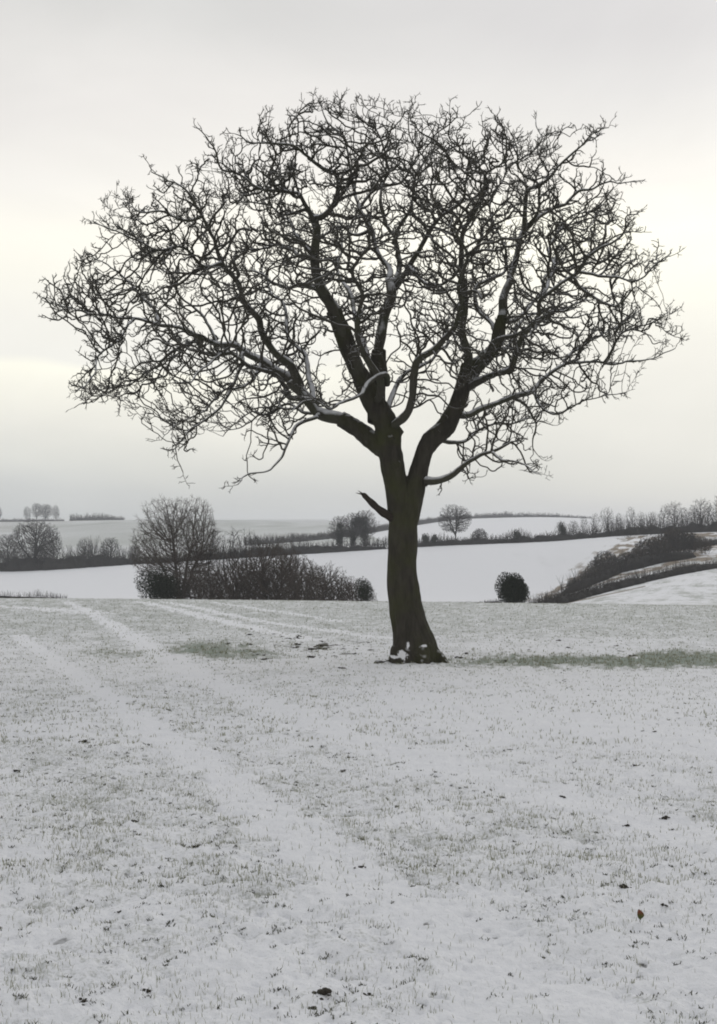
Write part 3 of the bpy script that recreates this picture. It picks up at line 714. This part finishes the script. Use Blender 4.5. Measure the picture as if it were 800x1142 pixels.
# ------------------------------------------------------------------ distant trees and shrubs
def tree_data(kind, H, seed, natt, tip=.02, spread=1.0, stems=1, trunk_h=.22, trop=.25, fine=.024, side=.35):
    """local geometry (base at origin): returns trunk mesh, crown mesh"""
    rng = np.random.default_rng(seed); W = H * .5 * spread
    cz = H * (.5 + trunk_h / 2); hz = H * (1 - trunk_h) / 2
    A = rng.normal(size=(natt * 3, 3)); A /= np.linalg.norm(A, axis=1)[:, None]; A *= (rng.random(len(A))**(1 / 3.2))[:, None]
    if kind == 'shrub': A = A[A[:, 2] > -.6]
    lump = .80 + .40 * noise3(A / (np.linalg.norm(A, axis=1)[:, None] + .01) * 1.8 + seed * 5.1, seed)
    A = A * lump[:, None] * np.array([W, W, hz]) + np.array([0, 0, cz]); A = A[:natt]
    step = H * fine; P = []; par = []
    def line(b, top, a, w0=.12):
        n = max(2, int(np.linalg.norm(top - b) / step)); w = np.zeros(3)
        for k in range(1, n + 1):
            w = w * .8 + rng.normal(size=3) * step * w0; P.append(b + (top - b) * k / n + w); par.append(a); a = len(P) - 1
        return a
    if stems == 1:
        P.append(np.zeros(3)); par.append(-1); a = line(P[0], np.array([0, 0, H * trunk_h * .95]), 0); fk = P[a].copy()
        for k in range(int(rng.integers(4, 7))):
            an = k * 2.4 + rng.random(); rad = W * rng.uniform(.2, .55); line(fk, fk + np.array([math.cos(an) * rad, math.sin(an) * rad, H * rng.uniform(.25, .5)]), a)
        line(fk, fk + np.array([rng.normal() * .05 * H, rng.normal() * .05 * H, H * .5]), a)
    else:
        P.append(np.array([0, 0, -.12 * H])); par.append(-1)
        for s_ in range(stems):
            an = rng.random() * 6.28; rr = W * .55 * math.sqrt(rng.random()); b = np.array([math.cos(an) * rr, math.sin(an) * rr, -.05 * H]); line(P[0], b, 0, 0)
            line(b, b * rng.uniform(1.0, 1.7) + np.array([rng.normal() * .16 * H, rng.normal() * .16 * H, H * rng.uniform(.25, .7)]), len(P) - 1)
    n0 = len(P)
    P, par = colonize(P, par, A, step, H * .4, H * .026, 80, .22, rng, trop=trop * .6, heart=np.array([0, 0, H * (trunk_h * .8 if stems == 1 else -.1)]), outb=.25)
    P, par = spurs(P, par, rng, .9, side, H * .022, n0)
    r = radii(P, par, tip, 2.7); rmax = H * (.020 if stems == 1 else .009); r = np.minimum(r, rmax)
    big = []; bigr = []; sm = []; smr = []
    for c, fr in chains(P, par, r):
        rr = r[c].copy()
        if fr: rr[0] = min(rr[0], rr[1] * 1.1)
        else: rr[0] *= 1.25
        rr[-1] *= .5; k = rr > max(tip * 2.2, rmax * .3); m = len(k) if k.all() else int(np.argmin(k))
        if c[0] == 0 or (par[c[0]] == 0): m = max(m, min(len(c), 8))
        if m >= 2: big.append(P[c[:m]]); bigr.append(rr[:m]); c = c[m - 1:]; rr = rr[m - 1:]
        if len(c) >= 2: sm.append(P[c]); smr.append(rr)
    v, f = tubes(big, bigr, 6); tm = mesh_np("trunk", v, f); tm.materials.append(M_FAR_BARK)
    v, f = tubes(sm, smr, 3); cm = mesh_np("crown", v, f); cm.materials.append(M_FAR_TWIG)
    return tm, cm, P
def leaf_cloud(C, size, rng, name="leaves"):
    n = len(C); a = rng.normal(size=(n, 3)); a /= np.linalg.norm(a, axis=1)[:, None]; b = np.cross(a, rng.normal(size=(n, 3))); b /= np.linalg.norm(b, axis=1)[:, None] + 1e-9
    s = size * rng.uniform(.6, 1.3, (n, 1)); V = np.stack([C - a * s, C + b * s * .5, C + a * s, C - b * s * .5], 1).reshape(-1, 3); i = np.arange(n) * 4
    return V, [np.stack([i, i + 1, i + 2, i + 3], -1)]
VAR = {}
def variant(key, *a, **k):
    if key not in VAR: VAR[key] = tree_data(*a, **k)
    return VAR[key]
def place_tree(name, key, data, pos, label, cat, group=None, rot=0.0, sc=1.0, sxy=1.0, parts=("trunk", "crown"), mat=None):
    e = empty(name, pos, label, cat, group); e.rotation_euler = (0, 0, rot); e.scale = (sc * sxy, sc * sxy, sc)
    a = link(parts[0], data[0], None, e); b = link(parts[1], data[1], None, e)
    if mat:
        for o in (a, b): o.material_slots[0].link = 'OBJECT'; o.material_slots[0].material = mat
    return e

# copse just behind the crest of the field
CY_ = 112.0
def m_px(h, Y): return h / F * Y
d = variant('copse', 'tree', 10.8, 21, 9000, .0095, .84, 1, trunk_h=.14, trop=.30, fine=.019, side=.7)
place_tree("round_crowned_tree", 'copse', d, on_ground(200, CY_ + 4), "tall bare tree with dense round crown rising above the thicket on the left", "tree", rot=.3, sc=1.03, sxy=.9, mat=M_COPSE)
sh = [variant('sh%d' % i, 'shrub', 4.8, 40 + i, 1500, .0085, 1.15, 8 + i, trunk_h=.02, trop=.25) for i in range(4)]
SHR = [(208, 98, 107, .72, 1), (228, 98, 108, .85, 1), (246, 116, 112, .78, 1), (263, 104, 109, 1.0, .9), (283, 116, 113, .95, .95), (303, 106, 110, 1.28, .8), (326, 118, 112, 1.1, .9), (344, 110, 108, .82, 1.05), (361, 112, 114, .95, .9), (380, 106, 110, .74, 1.1), (397, 102, 108, .6, 1.15), (316, 110, 119, 1.3, .8)]
ords = ["first", "second", "third", "fourth", "fifth", "sixth", "seventh", "eighth", "ninth", "tenth", "eleventh", "twelfth", "thirteenth", "fourteenth", "fifteenth", "sixteenth", "seventeenth", "eighteenth", "nineteenth", "twentieth"]
for i, (px, _, Y, s, w) in enumerate(sorted(SHR)):
    place_tree("bare_shrub", None, sh[i % 4], on_ground(px, Y), "bare many-stemmed shrub in the thicket behind the field crest, %s from the left" % ords[i], "shrub", "bare shrubs of the thicket", rot=i * 1.3, sc=s * 1.12, sxy=w * .9, parts=("stems", "branches"), mat=M_COPSE)
tall = variant('tallthin', 'tree', 8.4, 61, 700, .008, .6, 4, trunk_h=.2, trop=.5)
for i, (px, Y) in enumerate([(252, 116), (272, 118)]):
    place_tree("slender_tree", None, tall, on_ground(px, Y), ["slender bare sapling clump beside the round-crowned tree", "slender bare sapling clump standing above the middle of the thicket"][i], "tree", "slender saplings of the thicket", rot=i * 2, parts=("trunk", "crown"))

def leafy_bush(name, pos, W, H, seed, label, cat, n=5000, leaf=.07, lobes=7, mat=None, group=None):
    rng = np.random.default_rng(seed); e = empty(name, pos, label, cat, group)
    L = []
    for k in range(lobes):
        a = rng.random() * 6.28; q = rng.uniform(.15, .55); L.append((math.cos(a) * q * W * .5, math.sin(a) * q * W * .5, H * rng.uniform(.35, .72), rng.uniform(.26, .36)))
    C = []
    for _ in range(n):
        cx, cy, cz, s = L[rng.integers(len(L))]; v = rng.normal(size=3); v /= np.linalg.norm(v); v *= rng.random()**.35
        C.append([cx + v[0] * s * W, cy + v[1] * s * W, max(cz + v[2] * s * H, -.3)])
    V, f = leaf_cloud(np.array(C), leaf, rng); link("leaves", mesh_np("leaves", V, f, False), mat or M_EVER, e)
    pl = []; rl = []
    for k in range(10):
        a = rng.random() * 6.28; b = np.array([math.cos(a) * .1 * W, math.sin(a) * .1 * W, -.2]); tl = L[k % len(L)]
        t = np.array(tl[:3]); pl.append(np.array([b, (b + t) / 2 + rng.normal(size=3) * .05, t])); rl.append(np.array([.05, .04, .02]))
    v, f2 = tubes(pl, rl, 5); link("stems", mesh_np("stems", v, f2), M_FAR_BARK, e); return e
leafy_bush("evergreen_bush", on_ground(571, 100), 2.5, 3.2, 3, "dark rounded evergreen bush alone below the white field", "bush", 16000, .07, 9)
leafy_bush("evergreen_bush", on_ground(178, 106), 4.6, 4.3, 8, "dark leafy bush at the left end of the thicket under the round-crowned tree", "bush", 9000, .075, 10)
leafy_bush("evergreen_bush", on_ground(404, 104), 1.9, 3.2, 13, "small dark leafy bush at the right end of the thicket", "bush", 2600, .06, 6)

# ------------------------------------------------------------------ hedges
def hedge(name, pts, h, w, label, n_per_m=14, seed=0, mat=None, cat="hedge", stick=.035, core=.50, ragged=.55, leafs=0):
    """pts: (pixel x, distance) ; h metres or list"""
    rng = np.random.default_rng(seed); W = np.array([on_ground(px, Y) for px, Y in pts]); hs = np.full(len(pts), h) if not isinstance(h, (list, tuple)) else np.array(h, float)
    s = np.concatenate([[0], np.cumsum(np.linalg.norm(np.diff(W[:, :2], axis=0), axis=1))]); L = s[-1]; m = int(L / max(.5, w * .14)) + 2; q = np.linspace(0, L, m)
    X = np.interp(q, s, W[:, 0]); Y = np.interp(q, s, W[:, 1]); H = np.interp(q, s, hs)
    base = W[0].copy(); e = empty(name, base, label, cat)
    tx = np.gradient(X); ty = np.gradient(Y); tl = np.hypot(tx, ty); nx = -ty / tl; ny = tx / tl
    prof = [(-1, -.15), (-1, .35), (-.75, .75), (-.3, .98), (.3, .98), (.75, .75), (1, .35), (1, -.15)]
    V = []
    for a, b in prof:
        k = np.sin(np.linspace(0, math.pi, m))**.12
        nn = .35 + 1.3 * fbm(q / (h if not isinstance(h, (list, tuple)) else 3) * 1.6 + 50, q * 0 + a * .6 + seed, 3, seed, .7)
        ox = X + nx * a * w * .5 * nn; oy = Y + ny * a * w * .5 * nn
        V.append(np.stack([ox, oy, gz(ox, oy) + b * H * core * (nn if b > 0 else 1) * k], -1))
    V = np.stack(V, 1).reshape(-1, 3); k = len(prof); i = (np.arange(m - 1)[:, None] * k + np.arange(k - 1)[None]).ravel()
    f = [np.stack([i, i + 1, i + k + 1, i + k], -1)]
    link("brushwood", mesh_np("brushwood", V - base, f, False), mat or M_BRAMBLE, e)
    n = int(L * n_per_m * 1.5); t = rng.random(n) * L; hx = np.interp(t, q, X); hy = np.interp(t, q, Y); hh = np.interp(t, q, H); off = (rng.random(n) - .5) * w
    hx = hx + np.interp(t, q, nx) * off; hy = hy + np.interp(t, q, ny) * off
    cl = .35 + 1.3 * fbm(t / 2.6, t * 0 + 3.3, 3, seed + 3, .7); z0 = gz(hx, hy); top = z0 + hh * cl * rng.uniform(1 - ragged, 1.0 + ragged * .4, n)
    bz = z0 + hh * rng.uniform(0, .5, n); B0 = np.stack([hx, hy, bz], -1); T0 = np.stack([hx + rng.normal(size=n) * .18 * hh, hy + rng.normal(size=n) * .18 * hh, top], -1); Mi = (B0 + T0) / 2 + rng.normal(size=(n, 3)) * (.06 * hh)[:, None]
    PP = np.stack([B0, Mi, T0], 1); RR = np.stack([np.full(n, stick), np.full(n, stick * .8), np.full(n, stick * .35)], 1)
    v, f = tubes(list(PP - base), list(RR), 3); link("branches", mesh_np("branches", v, f), M_FAR_TWIG if not mat else mat, e)
    return e
H1 = [(-160, 300), (-60, 300), (30, 300), (110, 300), (160, 300)]
hedge("field_hedge", H1, [4.6, 4.8, 5.4, 4.8, 2.2], 5, "dark overgrown hedge across the left of the white field below the pasture", 16, 1, stick=.05)
hedge("field_hedge", [(158, 300), (200, 300), (300, 300), (345, 300), (432, 300)], [2.0, 2.2, 3.6, 3.0, 2.2], 4, "dark hedge running behind the thicket to the walnut trunk", 16, 2, stick=.05)
hedge("field_hedge", [(432, 300), (520, 300), (600, 300), (660, 300)], [2.2, 2.2, 2.4, 2.6], 4, "dark hedge along the top of the white field right of the walnut trunk", 16, 3, stick=.05)
hedge("field_hedge", [(658, 300), (720, 300), (800, 300), (900, 300)], [2.8, 3.6, 3.8, 4.0], 5, "thick dark hedge above the eroded bank at the right edge", 18, 4, stick=.05)
hedge("far_hedge", [(275, 440), (330, 470), (380, 520), (420, 600), (470, 740), (500, 850), (524, 920)], 2.4, 3, "long dark hedge climbing from behind the thicket past the walnut trunk", 10, 5, stick=.08)
hedge("ridge_hedge", [(522, 930), (545, 960), (570, 990), (620, 1000), (660, 990)], [2.2, 3.2, 3.8, 3, 1.4], 4, "thin dark hedge along the skyline right of the walnut trunk", 8, 6, stick=.10)
hedge("ridge_hedge", [(78, 1000), (100, 1000), (120, 1000), (139, 1000)], [4.2, 4.8, 4, 2.2], 5, "short dark hedge on the skyline at the left", 10, 7, stick=.10)
hedge("ridge_hedge", [(-60, 985), (0, 985), (40, 985), (72, 985)], [2, 2, 2.4, 2.0], 4, "low dark hedge under the skyline trees at the far left", 8, 8, stick=.10)
hedge("bank_hedge", [(592, 128), (620, 138), (650, 146), (700, 156), (750, 163), (805, 172), (880, 180)], [1.3, 1.5, 1.6, 1.5, 1.4, 1.2, 1.4], 2.4, "brown hedge slanting up the right hand slope above the near slope", 24, 9, stick=.022)
hedge("bank_hedge", [(640, 190), (680, 200), (730, 205), (765, 208)], [2.4, 2.6, 3.0, 2.4], 5, "dark scrub line at the foot of the eroded bank", 20, 10, stick=.035)
hedge("bank_hedge", [(757, 232), (785, 238), (820, 246), (880, 250)], [1.4, 1.6, 1.4, 1.4], 3, "short dark hedge beyond the bank at the right edge of the photo", 16, 11, stick=.035)
hedge("weed_row", [(-60, 84), (0, 84), (40, 84), (75, 84)], [.42, .40, .44, .25], .5, "row of dry weeds on the crest at the left edge", 60, 12, cat="weeds", stick=.007, core=.35, ragged=.8)
hedge("field_edge_strip", [(425, 205), (500, 205), (560, 205)], .55, .8, "thin dark strip of rough grass at the foot of the white field", 18, 13, cat="grass strip", stick=.03, ragged=.6)

# bank scrub
bs = [variant('bs%d' % i, 'shrub', 4.0, 80 + i, 1100, .020, 1.2, 12, trunk_h=.0, trop=.3) for i in range(3)]
BANK = [(655, 198, .6), (668, 205, .8), (676, 214, .9), (684, 216, .5), (700, 205, .7), (712, 208, .75), (722, 212, 1.0), (735, 216, .95), (742, 222, 1.0), (752, 228, 1.05), (762, 216, 1.1), (772, 222, .8), (784, 212, .7), (748, 262, .6), (700, 288, .5), (720, 286, .6), (641, 192, .5)]
BANK.sort()
for i, (px, Y, s) in enumerate(BANK):
    place_tree("scrub_bush", None, bs[i % 3], on_ground(px, Y), "dark scrub bush on the eroded bank at the right, %s from the left" % ords[i], "bush", "scrub bushes on the eroded bank", rot=i * .9, sc=s, parts=("stems", "branches"), mat=[None, M_COPSE, None][i % 3])

# hedgerow trees
TH_ = [variant('thin%d' % i, 'tree', 9.4, 150 + i, [420, 300, 520][i], .013, [.55, .42, .62][i], [1, 2, 1][i], trunk_h=[.2, .1, .25][i], trop=.55, fine=.03) for i in range(3)]
T = [variant('t%d' % i, 'tree', 9.4, 120 + i, [2200, 1500, 1100, 2600][i], .014, [.98, .72, .55, .95][i], [1, 1, 2, 1][i], trunk_h=[.25, .2, .12, .14][i], trop=.32) for i in range(4)]
place_tree("round_tree", None, T[0], on_ground(508, 302), "lone bare tree with round crown in the hedge right of the walnut trunk", "tree", sc=1.0, sxy=.86)
place_tree("hedge_shrub", None, bs[0], on_ground(535, 302), "low domed bare bush in the hedge beside the lone round tree", "bush", sc=.9, sxy=.9, parts=("stems", "branches"))
place_tree("hedgerow_tree", None, T[3], on_ground(38, 302), "largest dark bare tree in the left hedge below the skyline trees", "tree", sc=1.3, sxy=1.0)
place_tree("hedgerow_tree", None, T[2], on_ground(56, 304), "dark bare tree leaning on the right of the largest left hedge tree", "tree", sc=1.05)
place_tree("hedgerow_tree", None, T[1], on_ground(8, 304), "pale bare tree in the hedge at the left edge", "tree", sc=.95)
place_tree("hedgerow_tree", None, T[2], on_ground(94, 302), "small bare tree in the left hedge over the white field", "tree", sc=.75)
place_tree("hedgerow_tree", None, T[1], on_ground(123, 302), "thin bare tree at the gap in the left hedge", "tree", sc=.72)
place_tree("hedgerow_tree", None, T[1], on_ground(150, 302), "low bare tree in the hedge left of the round-crowned tree", "tree", sc=.5)
RIGHT = [(626, .48, 2), (640, .50, 1), (652, .58, 2), (664, .68, 1), (677, .72, 2), (690, .60, 2), (704, .80, 1), (716, .56, 2), (728, .58, 2), (741, .82, 1), (752, .86, 1), (764, .66, 2), (774, .64, 2), (783, .92, 1), (792, .70, 2), (806, .75, 2)]
for i, (px, s, k) in enumerate(RIGHT):
    place_tree("bare_hedge_tree", None, TH_[(k + i) % 3], on_ground(px, 303 + (i * 7 % 5)), "small bare tree in the hedge line at the right, %s from the left" % ords[i], "tree", "small bare trees in the right hedge line", rot=i * 1.1, sc=s * (.93 if k == 1 else 1.0), sxy=1.0)
for px, s, lab in [(-2, 1.35, "bare tree cut by the left edge on the skyline"), (30, 1.30, "leftmost tree of the skyline clump at the far left"), (41, 1.6, "second tree from the left in the skyline clump at the far left"), (51, 1.5, "third tree from the left in the skyline clump at the far left"), (62, 1.38, "rightmost tree of the skyline clump at the far left")]:
    place_tree("skyline_tree", None, T[px % 4], on_ground(px, 990), lab, "tree", "bare trees on the left skyline" if px > 0 else None, rot=px, sc=s, sxy=.85)
place_tree("skyline_tree", None, TH_[2], on_ground(808, 300), "tall bare tree cut by the right edge above the hedge", "tree", sc=1.0)

# ivy-clad trees left of the walnut trunk
def ivy_tree(px, Y, H, seed, label, clumps):
    e = empty("ivy_clad_tree", on_ground(px, Y), label, "tree", "ivy clad trees in the hedge"); e.rotation_euler = (0, 0, 0)
    s = H / 9.0; a = link("trunk", T[1][0], None, e); b = link("crown", T[1][1], None, e); a.scale = b.scale = (s * .9, s * .9, s)
    rng = np.random.default_rng(seed); C = []
    for cx, cz, rx, rz in clumps:
        v = rng.normal(size=(900, 3)); v /= np.linalg.norm(v, axis=1)[:, None]; v *= (rng.random((900, 1)))**.4; C.append(v * np.array([rx, rx, rz]) + np.array([cx, 0, cz]))
    V, f = leaf_cloud(np.concatenate(C), .16, rng); link("ivy", mesh_np("ivy", V, f, False), M_EVER, e)
ivy_tree(379, 303, 8.4, 1, "left one of three ivy-covered trees beside the walnut trunk, narrow", [(0, 2.5, .9, 2.4), (.1, 5.0, 1.0, 2.0)])
ivy_tree(395, 304, 9.0, 2, "middle one of three ivy-covered trees beside the walnut trunk, leaning crown", [(-.3, 3.0, .8, 2.6), (.4, 6.2, 1.7, 1.5), (1.3, 7.0, 1.3, 1.1)])
ivy_tree(407, 303, 9.4, 3, "right one of three ivy-covered trees beside the walnut trunk, thick", [(0, 2.8, 1.1, 2.8), (0, 6, 1.2, 2.2)])
for i, (px, h) in enumerate([(475, 3.6), (484, 3.0), (577, 3.2), (628, 4.4)]):
    leafy_bush("hedge_bush", on_ground(px, 299), 2.2, h, 30 + i, ["upright dark bush in the hedge just right of the walnut trunk", "second upright dark bush in the hedge right of the walnut trunk", "dark bush in the hedge above the lone evergreen bush", "dark upright bush near the start of the small hedge trees"][i], "bush", 900, .16, 5)

# ------------------------------------------------------------------ grass, clods, leaf
def build_grass():
    rng = np.random.default_rng(99); allV = []; offs = 0; FT = []
    for (y0, y1, n, hgt, wid) in ((2.6, 6, 118000, .022, .0013), (6, 12, 156000, .026, .0020), (12, 26, 117000, .036, .0042), (26, 78, 90000, .040, .009)):
        y = y0 * (y1 / y0)**rng.random(n * 2) if y0 > 5 else rng.uniform(y0, y1, n * 2)
        x = rng.uniform(-.43, .43, n * 2) * y
        g, gr, so = cover(x, y); cl = fbm(x * 5, y * 5, 2, 101)
        p = np.clip(.03 + (g - .36) * .8, .03, .24) * np.clip((cl - .30) * 2.6, .08, 1) * np.where(y < 6, .75, 1) + gr * .6; k = rng.random(n * 2) < p; x = x[k]; y = y[k]; g = g[k]; gr = gr[k]
        z = gz(x, y) + micro(x, y, g); m = len(x); h = hgt * rng.uniform(.35, 1.25, m) * (1 + .5 * gr); a = rng.random(m) * 6.28; le = h * rng.uniform(.1, .8, m)
        w = wid * rng.uniform(.7, 1.3, m); b = rng.random(m) * 6.28
        ux, uy = np.cos(b) * w, np.sin(b) * w; lx, ly = np.cos(a) * le, np.sin(a) * le
        Vv = np.stack([np.stack([x - ux, y - uy, z - .006], -1), np.stack([x + ux, y + uy, z - .006], -1), np.stack([x + lx * .45 + ux * .7, y + ly * .45 + uy * .7, z + h * .62], -1),
                       np.stack([x + lx * .45 - ux * .7, y + ly * .45 - uy * .7, z + h * .62], -1), np.stack([x + lx, y + ly, z + h], -1)], 1).reshape(-1, 3)
        i = np.arange(m) * 5 + offs; allV.append(Vv); FT.append((np.stack([i, i + 1, i + 2, i + 3], -1), np.stack([i + 3, i + 2, i + 4], -1))); offs += m * 5
    # small dark tufts
    n = 15000; y = 2.8 * (60 / 2.8)**(rng.random(n)**.85); x = rng.uniform(-.43, .43, n) * y; g, gr, so = cover(x, y); k = rng.random(n) < np.clip((g - .36) * 2.2, .04, .8); x = x[k]; y = y[k]; n = len(x)
    rep = 9; sp = rng.uniform(.003, .011, n) * (1 + .8 * (rng.random(n) < .1)); x = np.repeat(x, rep) + rng.normal(size=n * rep) * np.repeat(sp, rep) * 1.6; y = np.repeat(y, rep) + rng.normal(size=n * rep) * np.repeat(sp, rep)
    g, gr, so = cover(x, y); z = gz(x, y) + micro(x, y, g); m = len(x); h = rng.uniform(.003, .012, m); a = rng.random(m) * 6.28; le = h * rng.uniform(.4, 1.6, m); b = rng.random(m) * 6.28; w = .0020 + .0002 * y
    ux, uy = np.cos(b) * w, np.sin(b) * w; lx, ly = np.cos(a) * le, np.sin(a) * le
    Vd = np.stack([np.stack([x - ux, y - uy, z - .004], -1), np.stack([x + ux, y + uy, z - .004], -1), np.stack([x + lx + ux * .4, y + ly + uy * .4, z + h], -1), np.stack([x + lx - ux * .4, y + ly - uy * .4, z + h], -1)], 1).reshape(-1, 3); i = np.arange(m) * 4
    tag(link("grass_tufts", mesh_np("grass_tufts", Vd, [np.stack([i, i + 1, i + 2, i + 3], -1)], False), mat_plain("dark_grass", (.035, .04, .028), (.13, .13, .095), 14)), "dark flattened tufts of old grass showing in the snow", "grass", kind='stuff')
    me = mesh_np("grass", np.concatenate(allV), [np.concatenate([a for a, b in FT]), np.concatenate([b for a, b in FT])], False)
    tag(link("grass", me, M_GRASS), "short dry grass blades poking through the thin snow", "grass", kind='stuff')
build_grass()
def clod_mesh(seed, s):
    rng = np.random.default_rng(seed); parts = []
    for k in range(16):
        c = rng.normal(size=3) * np.array([.5, .42, .16]) * s; u = np.linspace(0, 2 * math.pi, 10, endpoint=False); vv = np.linspace(0.05, math.pi - .05, 7); U_, V_ = np.meshgrid(u, vv)
        Pn = np.stack([np.sin(V_) * np.cos(U_), np.sin(V_) * np.sin(U_), np.cos(V_)], -1).reshape(-1, 3); q = Pn * (.7 + .9 * noise3(Pn * 2.7 + seed + k * 9.3, k))[:, None] * s * rng.uniform(.12, .36) * np.array([1, 1, .75]) + c
        i = np.arange(6 * 10).reshape(6, 10); j = np.roll(i, -1, 1); parts.append((q, [np.stack([i, j, j + 10, i + 10], -1).reshape(-1, 4)]))
    return join_mesh("soil_clod", parts, False)
CL = [clod_mesh(i, 1.0) for i in range(5)]
for m_ in CL: m_.materials.append(M_SOIL)
def clod(px, py, s, label, k, group=None):
    x, y = hit(px, py, 2, 79); o = link("soil_clod", CL[k % 5]); o.location = (x, y, float(surf(x, y)[0]) - s * .05); o.scale = (s, s, s * .7); o.rotation_euler = (0, 0, px * .7); tag(o, label, "clod of soil", group)
clod(361, 1108, .042, "largest dark soil clod in the snow at the bottom centre", 0)
clod(349, 1122, .019, "small dark clod just below left of the largest clod", 1); clod(411, 1110, .019, "dark clod right of the largest clod at the bottom", 2)
clod(94, 1114, .022, "dark clod at the bottom left of the field", 3); clod(162, 1102, .018, "dark clod right of the bottom left clod", 4)
clod(697, 993, .032, "flat dark clod in the snow above the fallen leaf", 1); clod(741, 914, .028, "dark clod near the right edge of the field", 2)
clod(94, 827, .045, "dark clod in the grassy snow at the left below the snow track", 0)
rng = np.random.default_rng(5)
for i in range(90):
    if i < 45: px = rng.normal(350, 55); py = rng.normal(720, 10); s = rng.uniform(.04, .10)
    elif i < 60: px = rng.normal(620, 110); py = rng.normal(727, 7); s = rng.uniform(.05, .10)
    else:
        px = rng.uniform(5, 795); py = rng.uniform(770, 1130); s = rng.uniform(.008, .018) * (1 + (1130 - py) / 300)
    if 425 < px < 500 and py < 745: continue
    clod(px, max(py, 690), s, "small dark lump of soil showing through the snow", i, "small soil lumps scattered in the snow")
# fallen leaf standing on its stalk
def build_leaf():
    x, y = hit(714, 1036, 2, 30); z = float(surf(x, y)[0]); e = empty("fallen_leaf", (x, y, z), "single brown and green leaf standing on its stalk in the snow, lower right", "leaf")
    n = 9; V = []; 
    for i in range(n):
        t = i / (n - 1); w = .0145 * math.sin(math.pi * min(1, t * .97 + .03))**.8 * (1.15 - .35 * t); zz = .012 + .040 * t
        for s in (-1, -.5, 0, .5, 1): V.append([s * w + .004 * math.sin(t * 4), -.004 + abs(s) * .006 + .006 * t * t, zz + (.0 if s == 0 else .001)])
    V = np.array(V); i = (np.arange(n - 1)[:, None] * 5 + np.arange(4)[None]).ravel(); f = [np.stack([i, i + 1, i + 6, i + 5], -1)]
    V2 = V + np.array([0, .0012, 0]); me = join_mesh("leaf_blade", [(V, f), (V2, [f[0][:, ::-1]])])
    m, t, b = mat_new("leaf"); sx = N(t, 'ShaderNodeSeparateXYZ'); t.links.new(obj_vec(t), sx.inputs[0]); r = N(t, 'ShaderNodeMapRange'); r.inputs['From Min'].default_value = .025; r.inputs['From Max'].default_value = .042; t.links.new(sx.outputs[2], r.inputs['Value'])
    t.links.new(mixc(t, r.outputs[0], (.07, .085, .03), (.15, .055, .035)), b.inputs['Base Color']); link("leaf_blade", me, m, e)
    v, f = tubes([np.array([[.002, 0, -.008], [0, 0, .006], [0, -.002, .03]])], [np.array([.0013, .0012, .0008])], 5); link("stalk", mesh_np("stalk", v, f), M_DEAD, e)
build_leaf()

# ------------------------------------------------------------------ haze
hz = 2560.0; bpy.ops.mesh.primitive_cube_add(size=1, location=(0, 1200, 0)); hb = bpy.context.object; hb.name = "haze"; hb.scale = (5400, 2760, 110); hb.data.name = "haze"
mh = bpy.data.materials.new("haze"); mh.use_nodes = True; th = mh.node_tree; th.nodes.clear(); ho = th.nodes.new('ShaderNodeOutputMaterial'); pv = th.nodes.new('ShaderNodeVolumePrincipled')
pv.inputs['Density'].default_value = .00030; pv.inputs['Color'].default_value = (.92, .95, 1.0, 1); pv.inputs['Anisotropy'].default_value = 0.0
th.links.new(pv.outputs[0], ho.inputs['Volume']); hb.data.materials.append(mh); tag(hb, "thin pale winter haze over the far fields", "haze", kind='stuff')
_mn = HG.min(); hb.location.z = (float(_mn) - 1.5 + 30) / 2; hb.scale.z = 30 - (float(_mn) - 1.5)
print("terrain z", HG.min(), HG.max())
